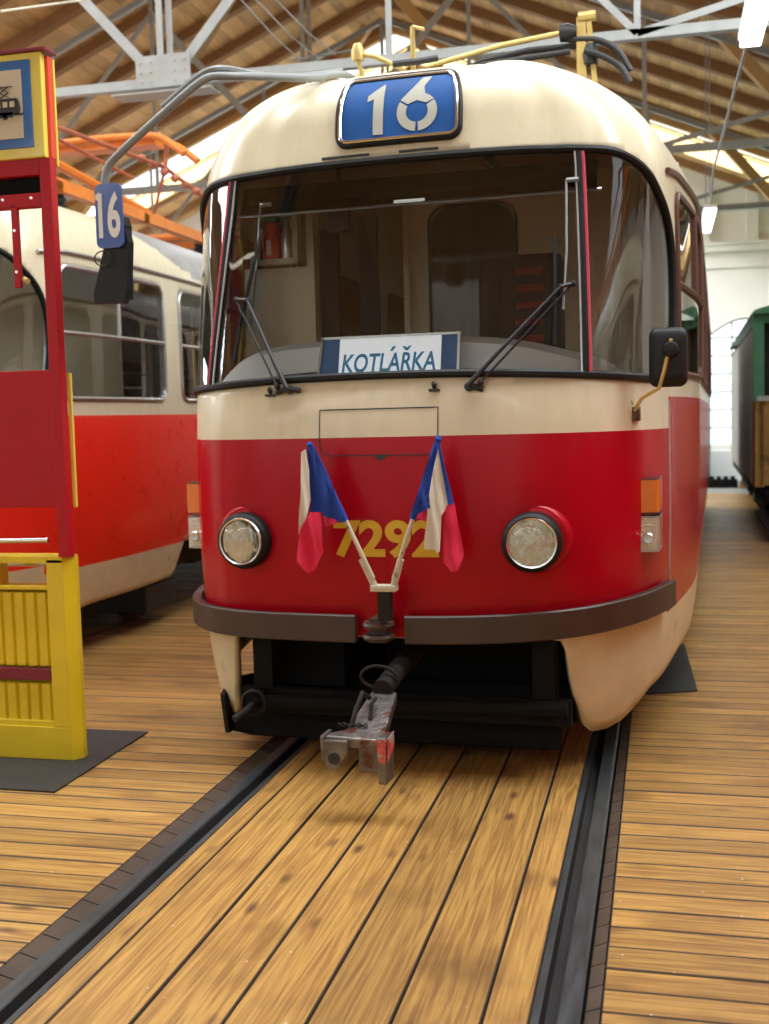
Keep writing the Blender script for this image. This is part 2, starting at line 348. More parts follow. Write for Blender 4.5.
for a, b in zip(cols[:-1], cols[1:]):
    cuts = [YF0, random.uniform(6.5, 9), random.uniform(12, 15), YF1]
    for y0, y1 in zip(cuts[:-1], cuts[1:]): rects.append((a + .0025, b - .0025, y0 + .002, y1 - .002))
boards('floor', rects, 0, .05, FLOORW, 1)
def side(x0, x1, y0=YF0):
    out = []; y = y0
    while y < YF1:
        w = random.choice([.118, .125, .125, .132]); cut = random.uniform(.3, .8) * (x1 - x0) + x0
        if abs(x1 - x0) > 4 and random.random() < .8:
            out.append((x0, cut - .0015, y + .002, y + w - .002)); out.append((cut + .0015, x1, y + .002, y + w - .002))
        else: out.append((x0, x1, y + .002, y + w - .002))
        y += w
    return out
boards('floor', side(.826, 6.5), 0, .05, FLOORW, 0)
boards('floor', side(-3.05, -.848), 0, .05, FLOORW, 0)
boards('floor', side(-12, -3.06), 0, .05, FLOORW, 0)
m = MB(); m.box((-12.5, YF0, -.2), (7, YF1, -.06), 0); m.build('floor', MT['groove'])['kind'] = 'structure'
m = MB(); m.box((-12.5, -11, -.2), (7, YF0, -.012), 0); m.build('floor', MT['concrete'])['kind'] = 'structure'
m = MB(); m.box((-12.5, YF1, -.2), (7, 24.2, -.002), 0); m.build('floor', MT['concrete'])['kind'] = 'structure'
# bevelled edge timbers beside the rails
for sd, xe in ((1, .826), (-1, .848)):
    m = MB(); y = YF0
    while y < YF1:
        w = .125
        P = [(sd * .782, y, -.05), (sd * (xe - .003), y, -.05), (sd * (xe - .003), y, -.001), (sd * .785, y, -.016)]
        m.prism(P, (0, w - .005, 0)); y += w
    m.build('floor', TIMB)['kind'] = 'structure'
# grooved rails
def rail(x, sd, lab):
    prof = [(.652, -.06), (.652, -.003), (.674, -.003), (.680, -.045), (.712, -.045), (.7175, -.004), (.722, .0005), (.768, .0005), (.776, -.006), (.776, -.06)]
    V = []; n = len(prof)
    for y in (YF0, 24):
        for (px, pz) in prof: V.append((sd * px, y, pz))
    f = []; mi = []
    for i in range(n - 1): f.append((i, i + 1, n + i + 1, n + i)); mi.append(1 if i in (2, 3, 4) else 0)
    f.append(tuple(range(n))); mi.append(0)
    o = link_mesh('rail', V, f, [MT['rail'], MT['groove']], mi=mi)
    return tag(o, lab, 'rail')
rail(0, 1, 'grooved steel rail in the planks under the headlamp nearest the black side mirror')
rail(0, -1, 'grooved steel rail in the planks running from the lower left corner under the tram')

# walls
XW0, XW1, YB = -12.0, 6.5, 24.0
def hwall(name, x0, x1, y0, y1, z0, z1): 
    m = MB(); m.box((x0, y0, z0), (x1, y1, z1)); o = m.build(name, MT['wall']); o['kind'] = 'structure'; return o
# back wall with arched openings
def arch_pts(xa, xb, z0, zs, rise, n=14):
    P = [(xa, z0)]; 
    for k in range(n + 1):
        t = k / n; P.append((xa + (xb - xa) * t, zs + rise * math.sin(math.pi * t)))
    P.append((xb, z0)); return P
def wall_back():
    m = MB(); wins = [(-9.9, -8.1), (-6.4, -4.6), (-2.2, -.4), (1.86, 3.35)]
    x = XW0
    for (a, b) in wins:
        m.box((x, YB, -.1), (a, YB + .3, 3.6)); m.box((a, YB, -.1), (b, YB + .3, .85 if False else .78))
        P = arch_pts(a, b, 3.6, 2.95, .36)
        top = [(a, YB, 3.6)] + [(px, YB, pz) for px, pz in P[1:-1]] + [(b, YB, 3.6)]
        # fill above the arch
        arc = [(px, YB, pz) for px, pz in P[1:-1]]
        for p, q in zip(arc[:-1], arc[1:]):
            m.prism([p, q, (q[0], YB, 3.6), (p[0], YB, 3.6)], (0, .3, 0))
        x = b
    m.box((x, YB, -.1), (XW1, YB + .3, 3.6))
    # gable above
    m.prism([(XW0, YB, 3.6), (XW1, YB, 3.6), (XW1, YB, roofz(XW1) + .1), (XR, YB, ZR + .1), (XW0, YB, roofz(XW0) + .1)], (0, .3, 0))
    m.build('wall_back', MT['wall'])['kind'] = 'structure'
    m = MB()
    m.box((XW0, YB - .12, 4.62), (XW1, YB, 4.74)); m.box((XW0, YB - .16, 4.74), (XW1, YB, 4.80)); m.box((XW0, YB - .05, 4.3), (XW1, YB, 4.36))
    for x in (-9.0, -7.2, -5.4, -1.6, .2, 1.7, 2.62, 4.4):
        m.box((x, YB - .10, 4.8), (x + .22, YB, 5.9))
    m.build('trim_back', MT['wall'])['kind'] = 'structure'
    for i, (a, b) in enumerate(wins):
        fr = MB(); w = .03
        for k in range(4):
            xx = a + (b - a) * k / 3; fr.box((xx - w / 2, YB + .1, .78), (xx + w / 2, YB + .14, 2.95 + (.30 if k in (1, 2) else .0)))
        z = .78
        for k in range(7): fr.box((a, YB + .1, z - w / 2), (b, YB + .14, z + w / 2)); z += .36
        P = arch_pts(a, b, .78, 2.95, .36); fr.tube([(px, YB + .12, pz) for px, pz in P], .03, 6, closed=True)
        wf = fr.build('window_%d' % (i + 1), MT['greytube']); wf['kind'] = 'structure'
        g = MB(); g.prism([(px, YB + .15, pz) for px, pz in P], (0, .006, 0)); go = g.build('glass', MT['glass'], wf)
wall_back()
hwall('wall_left', XW0 - .3, XW0, -11, YB + .3, -.1, 3.2); hwall('wall_left', XW0 - .3, XW0, -11, YB + .3, 4.4, roofz(XW0) + .3)
for y in range(-11, 25, 4): hwall('wall_left', XW0 - .3, XW0, y, y + 1.2, 3.2, 4.4)
hwall('wall_right', XW1, XW1 + .3, -11, YB + .3, -.1, roofz(XW1) + .3)
m = MB(); m.prism([(XW0, -11, -.1), (XW1, -11, -.1), (XW1, -11, roofz(XW1) + .1), (XR, -11, ZR + .1), (XW0, -11, roofz(XW0) + .1)], (0, -.3, 0)); m.build('wall_front', MT['wall'])['kind'] = 'structure'

# roof: boards running along the hall on both slopes, open at the glazed bays
segs = []; y = -11.2
for a, b in SKY: segs.append((y, a)); y = b
segs.append((y, YB + .4))
V = []; Fc = []; G = []
for sd in (-1, 1):
    xe = XW0 - .3 if sd < 0 else XW1 + .3
    Ltot = abs(xe - XR); n = int(Ltot / .16)
    for (ya, yb) in segs:
        for k in range(n + 1):
            xa = XR + sd * k * .16; xb = XR + sd * min((k + 1) * .16 - .006, Ltot)
            b0 = len(V); R = random.random()
            for dz in (0, .03):
                for (x, yy) in ((xa, ya), (xb, ya), (xb, yb), (xa, yb)): V.append((x, yy, roofz(x) + dz)); G.append((yy, x, R))
            Fc += [(b0, b0 + 3, b0 + 2, b0 + 1), (b0 + 4, b0 + 5, b0 + 6, b0 + 7), (b0, b0 + 1, b0 + 5, b0 + 4), (b0 + 1, b0 + 2, b0 + 6, b0 + 5), (b0 + 2, b0 + 3, b0 + 7, b0 + 6), (b0 + 3, b0, b0 + 4, b0 + 7)]
ro = link_mesh('ceiling', V, Fc, ROOFW); ro['kind'] = 'structure'
at = ro.data.attributes.new('grain', 'FLOAT_VECTOR', 'POINT'); at.data.foreach_set('vector', [c for g in G for c in g])
m = MB()
for (ya, yb) in segs:
    for sd in (-1, 1):
        xe = XW0 - .3 if sd < 0 else XW1 + .3
        m.prism([(XR, ya, roofz(XR) + .05), (xe, ya, roofz(xe) + .05), (xe, ya, roofz(xe) + .09), (XR, ya, roofz(XR) + .09)], (0, yb - ya, 0))
m.build('ceiling', MT['concrete'])['kind'] = 'structure'
# rafters down both slopes
y = 5.3; m = MB(); ml = MB()
while y < 23.8:
    if not any(a - .05 < y < b + .05 for a, b in SKY):
        for sd in (-1, 1):
            xe = XW0 if sd < 0 else XW1
            m.prism([(XR, y, ZR - .15), (xe, y, roofz(xe) - .15), (xe, y, roofz(xe) - .002), (XR, y, ZR - .002)], (0, .14, 0))
    y += 1.12
m.build('ceiling', RAFT)['kind'] = 'structure'
for a, b in SKY[1:]:
    for yy in (a - .12, b):
        for sd in (-1, 1):
            xe = XW0 if sd < 0 else XW1
            ml.prism([(XR, yy, ZR - .26), (xe, yy, roofz(xe) - .26), (xe, yy, roofz(xe) + .1), (XR, yy, ZR + .1)], (0, .12, 0))
for yy in (14.78, 19.28):
    for sd in (-1, 1):
        for (x1, x2) in ((XR + sd * .3, XR + sd * 1.6), (XR + sd * 5.2, XR + sd * 6.6)):
            ml.bar((x1, yy, roofz(x1) - .2 - (0.0)), (x2, yy, roofz(x2) - 1.3 + .0), .14, .16, (0, 1, 0))
ml.build('ceiling', RAFTL)['kind'] = 'structure'

# steel roof trusses
def truss(Y, lab):
    t = empty('roof_truss', (XR, Y, 4.65), 0, lab, 'roof truss', 'steel roof trusses spanning the hall')
    def P(x, z, dy=0): return (x - XR, dy, z - 4.65)
    ch = MB(); ch.angle(P(XW0, 4.65), P(XW1, 4.65), .09, .012); ch.build('bottom_chord', MT['truss'], t)
    xs = [2.15 * k for k in range(1, 5)]
    for sd in (-1, 1):
        xe = XW0 if sd < 0 else XW1
        tc = MB(); tc.angle(P(XR, ZR - .30), P(xe, roofz(xe) - .30), .085, .014); tc.build('top_chord', MT['truss'], t)
        for i, d in enumerate(xs):
            x = XR + sd * d
            if XW0 < x < XW1:
                v = MB(); v.angle(P(x, 4.65), P(x, roofz(x) - .30), .055, .01, (0, 1, 0)); v.build('vertical_strut', MT['truss'], t)
                xp = XR + sd * (xs[i - 1] if i else 0)
                v = MB(); 
                if i == 0: v.angle(P(XR + sd * .12, 4.78), P(x, roofz(x) - .5), .09, .012, (0, 1, 0))
                else: v.angle(P(xp, roofz(xp) - .5) if i % 2 else P(xp, 4.7), P(x, 4.7) if i % 2 else P(x, roofz(x) - .5), .06, .012, (0, 1, 0))
                v.build('diagonal_brace', MT['truss'], t)
    v = MB(); v.angle(P(XR - .03, 4.65, -.02), P(XR - .03, ZR - .30, -.02), .06, .012, (0, 1, 0)); v.angle(P(XR + .05, 4.65, .02), P(XR + .05, ZR - .30, .02), .06, .012, (0, 1, 0)); v.build('king_post', MT['truss'], t)
    g = MB(); g.box(P(XR - .27, 4.64, -.05), P(XR + .27, 4.93, -.035), 0)
    for bx in (-.22, -.12, .12, .22):
        for bz in (4.69, 4.78, 4.87): g.lathe([(.010, 0), (.010, .008), (.004, .011)], P(XR + bx, bz, -.05), (0, -1, 0), 8)
    g.box(P(XR - .5, 4.575, -.12), P(XR + .5, 4.59, .12), 0)
    g.build('gusset_plate', MT['truss'], t)
    return t
truss(10.2, 'nearest grey steel roof truss with bolted gusset plate above the tram mirror arm')
truss(14.7, 'middle grey steel roof truss, second one back from the camera')
truss(19.2, 'grey steel roof truss farthest back, just before the glazed roof strip')
WB = [((-2.3, 9.0, 4.92), (-2.74, 12.0, 5.34)), ((-2.17, 9.0, 4.90), (-2.52, 12.0, 5.32)), ((-2.0, 9.0, 4.88), (-2.35, 12.0, 5.36))]
WC = [(-2.1, 4.2, 3.05 + .45), (-2.64, 6.0, 3.87), (-3.17, 8.0, 4.66), (-3.3, 8.6, 4.9)]
WC = WC[1:]
m = MB()
for k, (a, b) in enumerate(WB): m.tube([a, ((a[0] + b[0]) / 2, (a[1] + b[1]) / 2, (a[2] + b[2]) / 2 - .03), b], .007, 5)
for (x, y, z) in (WB[0][1],): m.tube([(x - .1, y, z), (x + .7, y, z + .05)], .012, 5)
tag(m.build('contact_wire', MT['greytube']), 'bundle of thin overhead wires slung below the roof above the tram', 'wire')
m = MB(); m.tube(WC, .008, 5)
tag(m.build('cable', MT['pole']), 'pale cable crossing the upper left corner below the roof', 'cable')

# fluorescent lamps
def lamp(x, y, z, lab):
    t = empty('ceiling_lamp', (x, y, z), 0, lab, 'ceiling lamp', 'hanging fluorescent lamps')
    b = MB(); b.box((-.07, 0, .0), (.07, 1.5, .04), 0, .006); b.build('housing', MT['white'], t)
    d = MB(); d.box((-.06, .01, -.045), (.06, 1.49, .0), 0, .01); d.build('diffuser', MT['lampwhite'], t)
    w = MB(); 
    for yy in (.2, 1.3): w.tube([(0, yy, .05), (0, yy, roofz(x) - z)], .006, 5)
    w.build('hanger', MT['greytube'], t)
    return t
lamp(1.5, 5.75, 3.68, 'bright fluorescent lamp hanging at the top right corner of the photo')
lamp(1.5, 12.9, 3.66, 'small distant fluorescent lamp beside the tram roof edge')
lamp(1.5, -1.4, 3.68, 'fluorescent lamp hanging behind the camera, mirrored in the windscreen')
m = MB(); m.tube([(1.5, 7.2, 3.73), (1.47, 9, 3.68), (1.45, 11, 3.68), (1.5, 12.95, 3.72)], .011, 6)
tag(m.build('lamp_cable', MT['greytube']), 'cable sagging between the two fluorescent lamps', 'cable')

# ------------------------------------------------------------------ tram body surface
PLAN = [(0, 0), (.2, .003), (.4, .012), (.6, .04), (.78, .11), (.92, .235), (1.03, .42), (1.12, .70), (1.19, 1.2), (1.24, 1.8), (1.25, 2.3), (1.25, 3.2), (1.25, 8), (1.25, 14)]
PROF = [(.15, .12, .10), (.3, .08, .05), (.6, .03, .015), (1.0, 0, 0), (1.4, .01, 0), (1.66, .045, 0), (2.1, .18, .0), (2.5, .31, .005), (2.62, .34, .012), (2.75, .365, .05), (2.88, .39, .14), (2.97, .43, .25), (3.04, .49, .40), (3.085, .58, .55), (3.115, .76, .74), (3.13, 1.3, 1.0), (3.135, 2.4, 1.25)]
_pl = [Vector((p.x, p.y)) for p in catmull([(-.2, .003, 0)] + [(a, b, 0) for a, b in PLAN])[12:]]
_S = [0.0]
for a, b in zip(_pl[:-1], _pl[1:]): _S.append(_S[-1] + (b - a).length)
_X = [p.x for p in _pl]; _Y = [p.y for p in _pl]
_TX = []; _TY = []
for i in range(len(_pl)):
    t = (_pl[min(i + 1, len(_pl) - 1)] - _pl[max(i - 1, 0)]).normalized(); _TX.append(t.x); _TY.append(t.y)
_pr = catmull(PROF, 10); _ZV = []; mz = -1
for p in _pr: mz = max(mz, p[0]); _ZV.append(mz)
_B = [p[1] for p in _pr]; _A = [p[2] for p in _pr]
SMAX = _S[-1]
def surf0(s, z):
    sg = -1 if s < 0 else 1; u = abs(s)
    x = interp(u, _S, _X); y = interp(u, _S, _Y); tx = interp(u, _S, _TX); ty = interp(u, _S, _TY)
    nx, ny = ty, -tx; b = interp(z, _ZV, _B); a = interp(z, _ZV, _A); w = abs(ny); k = 1 - a / 1.25
    return Vector((sg * (x * k - nx * b * w * .25 * k), y + b * w, z))
def surf(s, z, off=0.0):
    p = surf0(s, z)
    if off == 0: return p
    e = .01
    n = (surf0(s + e, z) - surf0(s - e, z)).cross(surf0(s, min(z + e, 3.12)) - surf0(s, z - e))
    n.normalize()
    return p + n * off
def s_of_y(y):
    return interp(y, _Y, _S)
def zb(s):
    u = abs(s)
    return interp(u, [0, .70, .765, .775, .81, .91, .966, 1.08, 1.2, 1.43, 2.1, 3.0, 3.25, 3.32, 3.5, 3.7, 5.3, 5.5, 5.7, 5.8, 20],
                     [.598, .597, .585, .54, .37, .197, .162, .160, .18, .28, .335, .345, .35, .38, .62, .70, .70, .62, .38, .35, .35])
def rrect(s0, s1, z0, z1, r, n=6, rb=None):
    if rb is None: rb = r
    P = []
    for (cx, cz, a0, q) in ((s1 - rb, z0 + rb, -90, rb), (s1 - r, z1 - r, 0, r), (s0 + r, z1 - r, 90, r), (s0 + rb, z0 + rb, 180, rb)):
        for k in range(n + 1):
            a = math.radians(a0 + 90 * k / n); P.append((cx + q * math.cos(a), cz + q * math.sin(a)))
    return P
def densify(P, d=.03, closed=True):
    out = []; n = len(P)
    for i in range(n if closed else n - 1):
        a = P[i]; b = P[(i + 1) % n]; L = math.hypot(b[0] - a[0], b[1] - a[1]); k = max(1, int(math.ceil(L / d)))
        for j in range(k): out.append((a[0] + (b[0] - a[0]) * j / k, a[1] + (b[1] - a[1]) * j / k))
    if not closed: out.append(P[-1])
    return out
def inside(p, P):
    x, y = p; c = False; n = len(P); j = n - 1
    for i in range(n):
        xi, yi = P[i]; xj, yj = P[j]
        if (yi > y) != (yj > y) and x < (xj - xi) * (y - yi) / (yj - yi) + xi: c = not c
        j = i
    return c
_half = [(0, 2.645), (.45, 2.643), (.88, 2.635), (1.07, 2.628), (1.26, 2.59), (1.38, 2.545), (1.47, 2.49), (1.60, 2.39), (1.67, 2.27), (1.70, 2.09), (1.69, 1.94), (1.64, 1.76), (1.59, 1.685), (1.55, 1.668), (1.3, 1.668), (.94, 1.678), (.58, 1.692), (.3, 1.70), (0, 1.703)]
_hc = catmull([(a, b, 0) for a, b in _half], 5)
SHIELD = [(p.x, p.y) for p in _hc] + [(-p.x, p.y) for p in _hc[::-1][1:-1]]
WIN_Y = [(1.02, 2.42), (2.72, 4.12), (4.42, 5.82), (6.12, 7.52), (7.82, 9.22), (9.52, 10.92), (11.2, 12.6)]
HOLES = [SHIELD]
for sd in (1, -1):
    for (ya, yb) in WIN_Y:
        a, b = s_of_y(ya), s_of_y(yb)
        P = rrect(a, b, 1.70, 2.545, .10)
        HOLES.append(densify([(sd * q[0], q[1]) for q in P], .04))
def pgrid():
    sp = [0.0]; s = 0
    while s < 3.3: s += .025; sp.append(s)
    edges = []
    for (ya, yb) in WIN_Y[1:]:
        a, b = s_of_y(ya), s_of_y(yb)
        for e in (a, b): edges += [e - .06, e - .03, e, e + .03, e + .06, e + .09, e - .09]
    while s < SMAX - .1: s += .18; edges.append(s)
    edges += [3.5, 3.6, 3.7, 5.3, 5.4, 5.5, 5.6, 5.7, 5.8]
    for e in sorted(edges):
        if e > sp[-1] + .012: sp.append(e)
    sp.append(SMAX)
    S = [-q for q in sp[::-1][:-1]] + sp
    Z = [.15 + .05 * k for k in range(9)] + [.6]
    z = .6
    while z < 2.68: z += .028; Z.append(z)
    for v in (1.447, 1.59):
        i = min(range(len(Z)), key=lambda i: abs(Z[i] - v)); Z[i] = v
    for zz in _ZV:
        if zz > Z[-1] + .0008: Z.append(zz)
    return S, Z
def tram_skin():
    S, Z = pgrid(); ns, nz = len(S), len(Z)
    D = {}; IN = {}
    bb = [(min(p[0] for p in H), max(p[0] for p in H), min(p[1] for p in H), max(p[1] for p in H)) for H in HOLES]
    for i, s in enumerate(S):
        for j, z in enumerate(Z):
            D[i, j] = (s, z); IN[i, j] = -1
            for h, H in enumerate(HOLES):
                b = bb[h]
                if b[0] < s < b[1] and b[2] < z < b[3] and inside((s, z), H): IN[i, j] = h; break
    snap = {}
    for i in range(ns):
        for j in range(nz):
            if IN[i, j] < 0:
                hs = {IN.get((i + a, j + b), -1) for a in (-1, 0, 1) for b in (-1, 0, 1)} - {-1}
                if hs:
                    h = hs.pop(); s, z = D[i, j]; H = HOLES[h]; best = None
                    n = len(H)
                    for k in range(n):
                        a = H[k]; b = H[(k + 1) % n]; dx, dy = b[0] - a[0], b[1] - a[1]; L2 = dx * dx + dy * dy
                        t = 0 if L2 == 0 else max(0, min(1, ((s - a[0]) * dx + (z - a[1]) * dy) / L2)); q = (a[0] + dx * t, a[1] + dy * t)
                        d = (q[0] - s) ** 2 + (q[1] - z) ** 2
                        if best is None or d < best[0]: best = (d, q)
                    snap[i, j] = best[1]
    V = []
    for i in range(ns):
        for j in range(nz):
            s, z = snap.get((i, j), D[i, j])
            if z < .6: q = zb(s); z = q + (z - .15) / .45 * (.6 - q) if q < .6 else q + (z - .15) / .45 * .01
            V.append(surf0(s, z))
    FB = []; MI = []; FG = {}
    for i in range(ns - 1):
        for j in range(nz - 1):
            f = (i * nz + j, (i + 1) * nz + j, (i + 1) * nz + j + 1, i * nz + j + 1)
            hs = {IN[i, j], IN[i + 1, j], IN[i, j + 1], IN[i + 1, j + 1]} - {-1}
            if hs: FG.setdefault(hs.pop(), []).append(f); continue
            s = (D[i, j][0] + D[i + 1, j][0]) / 2; z = (D[i, j][1] + D[i, j + 1][1]) / 2
            y = V[i * nz + j].y
            if z < .6: mi = 2
            elif .72 < abs(s) < 1.585 and z < .65: mi = 2
            elif abs(s) < 1.585: mi = 1 if z < 1.447 else 0
            else: mi = 1 if z < 1.59 else 0
            # silver roof behind the cream dome, its edge sweeping down towards the gutter
            if z > 2.62 and y > 2.15 + 1.35 * max(0, (3.0 - z)) / .4 * .8: mi = 3
            FB.append(f); MI.append(mi)
    return V, FB, MI, FG
TV, TFB, TMI, TFG = tram_skin()
def submesh(V, Fs, off=None):
    used = {}; v = []; f = []
    for q in Fs:
        r = []
        for i in q:
            if i not in used: used[i] = len(v); v.append(V[i])
            r.append(used[i])
        f.append(tuple(r))
    return v, f
def slab(s0, s1, z0, z1, o0, o1, m=None, ds=.03, dz=.03, mb=None, mi=0):
    """raised slab on the body surface"""
    mb = mb or MB(); a = max(1, int(abs(s1 - s0) / ds)); b = max(1, int(abs(z1 - z0) / dz))
    V = []; Fq = []
    for o in (o0, o1):
        for i in range(a + 1):
            for j in range(b + 1): V.append(surf(s0 + (s1 - s0) * i / a, z0 + (z1 - z0) * j / b, o))
    K = (a + 1) * (b + 1)
    for i in range(a):
        for j in range(b):
            q = (i * (b + 1) + j, (i + 1) * (b + 1) + j, (i + 1) * (b + 1) + j + 1, i * (b + 1) + j + 1)
            Fq.append(tuple(K + t for t in q)); Fq.append(q[::-1])
    rim = [i * (b + 1) for i in range(a + 1)] + [a * (b + 1) + j for j in range(1, b + 1)] + [i * (b + 1) + b for i in range(a - 1, -1, -1)] + [j for j in range(b - 1, 0, -1)]
    for p, q in zip(rim, rim[1:] + rim[:1]): Fq.append((p, q, K + q, K + p))
    mb.add(V, Fq, mi, False); return mb
def surf_poly(mb, P, off, mi=0, ds=.02, thick=.0):
    """flat polygon of (s,z) points laid on the surface"""
    bm = bmesh.new(); vs = [bm.verts.new((p[0], 0, p[1])) for p in P]; f = bm.faces.new(vs)
    bmesh.ops.triangulate(bm, faces=[f])
    bmesh.ops.subdivide_edges(bm, edges=[e for e in bm.edges if e.calc_length() > ds * 2], cuts=2, use_grid_fill=True)
    V = [surf(v.co.x, v.co.z, off) for v in bm.verts]; bm.verts.index_update()
    mb.add(V, [[v.index for v in q.verts] for q in bm.faces], mi, False); bm.free()
def text_mesh(txt, size, bold=0.0, shear=0.0, extrude=0.0, sx=1.0):
    cu = bpy.data.curves.new('t', 'FONT'); cu.body = txt; cu.size = size; cu.offset = bold; cu.shear = shear; cu.extrude = extrude
    cu.align_x = 'CENTER'; cu.align_y = 'BOTTOM_BASELINE' if False else 'BOTTOM'; cu.resolution_u = 4
    o = bpy.data.objects.new('t', cu); C.objects.link(o); dg = bpy.context.evaluated_depsgraph_get(); dg.update()
    me = bpy.data.meshes.new_from_object(o.evaluated_get(dg)); 
    vs = [(v.co.x * sx, v.co.y, v.co.z) for v in me.vertices]; fs = [tuple(p.vertices) for p in me.polygons]
    bpy.data.objects.remove(o); bpy.data.curves.remove(cu); bpy.data.meshes.remove(me)
    x0, x1 = min(v[0] for v in vs), max(v[0] for v in vs); y0, y1 = min(v[1] for v in vs), max(v[1] for v in vs)
    # normalised 0..1 box
    return [((v[0] - x0) / (x1 - x0), (v[1] - y0) / (y1 - y0), v[2]) for v in vs], fs

def tram_body(root):
    """parts every tram of this type shows"""
    v, f = submesh(TV, TFB)
    body = link_mesh('body', v, f, [MT['cream'], MT['red'], MT['creamlow'], MT['silver'], MT['lining']], root, TMI, True)
    sm = body.modifiers.new('s', 'SOLIDIFY'); sm.thickness = .035; sm.offset = -1; sm.use_even_offset = False; sm.material_offset = 4; sm.material_offset_rim = 0
    # glass
    for h, Fs in TFG.items():
        v, f = submesh(TV, Fs)
        name = 'windscreen' if h == 0 else 'side_window'
        g = link_mesh(name, v, f, MT['glass'], root, None, True)
        H = HOLES[h]
        fr = MB()
        if h == 0:
            fr.tube([surf(a, b, .004) for a, b in densify(H, .03)], .018, 8, closed=True); fr.build('gasket', MT['rubber'], g)
        else:
            fr.tube([surf(a, b, .004) for a, b in H], .016, 6, closed=True)
            s0 = min(p[0] for p in H); s1 = max(p[0] for p in H)
            fr.tube([surf(s0 + (s1 - s0) * k / 6, 2.12, .006) for k in range(7)], .016, 6)
            if abs(s0) < 3: fr.tube([surf(s0 + (s1 - s0) * .5, 2.12 + .425 * k / 4, .006) for k in range(5)], .014, 6)
            fr.build('window_frame', MT['frame'], g)
    # gutter above the side windows
    for sd in (-1, 1):
        gt = MB(); ss = [1.62 + k * .1 for k in range(16)] + [3.3 + k * .5 for k in range(22)]
        gt.tube([surf(sd * min(s, SMAX - .05), 2.635 + min(0, (s - 1.9) * .10 if s < 1.9 else 0), .012) for s in ss], .014, 6)
        gt.build('gutter', MT['frame'], root)
    # saloon floor, end wall, roof lining and lamps strip
    m = MB(); m.box((-1.1, 1.2, .80), (1.1, 13.9, .86)); m.box((-.75, .25, .80), (.75, 1.2, .86)); m.build('saloon_floor', MT['under'], root)
    m = MB(); m.box((-1.24, 13.9, .4), (1.24, 13.96, 2.9)); m.build('end_wall', MT['lining'], root)
    m = MB(); m.box((-.85, 1.6, .40), (.85, 2.55, .78)); m.box((-.85, 5.6, .35), (.85, 8.5, .78)); m.box((-1.05, 1.25, .58), (1.05, 13.8, .79)); m.build('underframe', MT['under'], root)
    for yc in (3.75, 10.15):
        b = MB(); b.box((-.95, yc - 1.35, .34), (-.86, yc + 1.35, .52), 0, .02); b.box((.86, yc - 1.35, .34), (.95, yc + 1.35, .52), 0, .02); b.box((-.9, yc - .12, .3), (.9, yc + .12, .5)); 
        for ye in (-.95, .95): b.tube([(-.8, yc + ye, .35), (.8, yc + ye, .35)], .06, 10)
        bo = b.build('bogie', MT['bogie'], root)
        for ye in (-.95, .95):
            for sx in (-1, 1):
                w = MB(); w.lathe([(.05, .10), (.14, .10), (.15, .04), (.27, .04), (.30, .07), (.335, .07), (.34, .0), (.37, -.005), (.37, -.025), (.1, -.03)], (sx * .70, yc + ye, .345), (sx, 0, 0), 28)
                w.build('wheel', MT['bogie'], bo)
    return body
MT['frame'] = MT['brownframe']
XC, YC, TH = -.155, 4.62, -.045
TRAM = empty('tram', (XC, YC, 0), TH, 'cream and red tram number 7292 standing on the middle track', 'tram')
tram_body(TRAM)
T = TRAM
# windscreen pillars
for sg in (-1, 1):
    m = MB(); ss = .86
    zs = [1.69 + (2.62 - 1.69) * k / 16 for k in range(17)]
    m.tube([surf(sg * ss, z, .006) for z in zs], .017, 6); m.build('windscreen_pillar', MT['rubber'], T)
    m = MB(); m.tube([surf(sg * (ss + .022 * (1 if sg > 0 else 1)), z, .012) for z in zs], .008, 6); m.build('pillar_strip', MT['lipred'], T)
    m = MB(); m.tube([surf(sg * (ss - .02), z, .014) for z in zs], .005, 6); m.build('pillar_trim', MT['alu'], T)
# body seam at the front corner and sill lip under the windscreen
for sg in (-1, 1):
    m = MB(); m.tube([surf(sg * 1.588, z, .001) for z in [.62 + k * .05 for k in range(20)]], .005, 6); m.build('corner_seam', MT['alu'], T)
# hatch
m = MB(); P = [(.245, 1.565), (.245, 1.372)]; HP = [(-.27, 1.565), (.245, 1.565), (.245, 1.42)] + [(.195 + .05 * math.cos(a), 1.422 + .05 * -math.sin(a)) for a in [math.pi / 2 * k / 5 for k in range(1, 6)]] + [(-.22 - .05 * math.sin(a), 1.422 - .05 * math.cos(a)) for a in [math.pi / 2 * k / 5 for k in range(0, 6)]]
m.tube([surf(a, b, .0) for a, b in densify(HP, .03)], .0028, 5, closed=True)
surf_poly(m, [(-.03, 1.374), (.03, 1.374), (.018, 1.356), (0, 1.350), (-.018, 1.356)], .004); m.build('front_hatch', MT['black'], T)
# vent slots over the windscreen
m = MB()
for a, b in ((-.35, -.12), (.02, .20)):
    slab(a, b, 2.672, 2.682, .0, .006, mb=m)
m.build('vent_slot', MT['black'], T)

# fleet number
tm, tf = text_mesh('7292', 1, bold=.035)
m = MB(); 
def lay_text(mb, tm, tf, s0, s1, z0, z1, off, mi=0, slant=0):
    bm = bmesh.new(); vs = [bm.verts.new((v[0], v[1], 0)) for v in tm]
    for f in tf:
        try: bm.faces.new([vs[i] for i in f])
        except Exception: pass
    bmesh.ops.triangulate(bm, faces=bm.faces[:])
    bm.verts.index_update()
    mb.add([surf(s0 + (s1 - s0) * v.co.x + slant * v.co.y, z0 + (z1 - z0) * v.co.y, off) for v in bm.verts], [[v.index for v in f.verts] for f in bm.faces], mi, False); bm.free()
lay_text(m, tm, tf, -.212, .243, .942, 1.102, .005); m.build('fleet_number', MT['digit'], T, recalc=False)

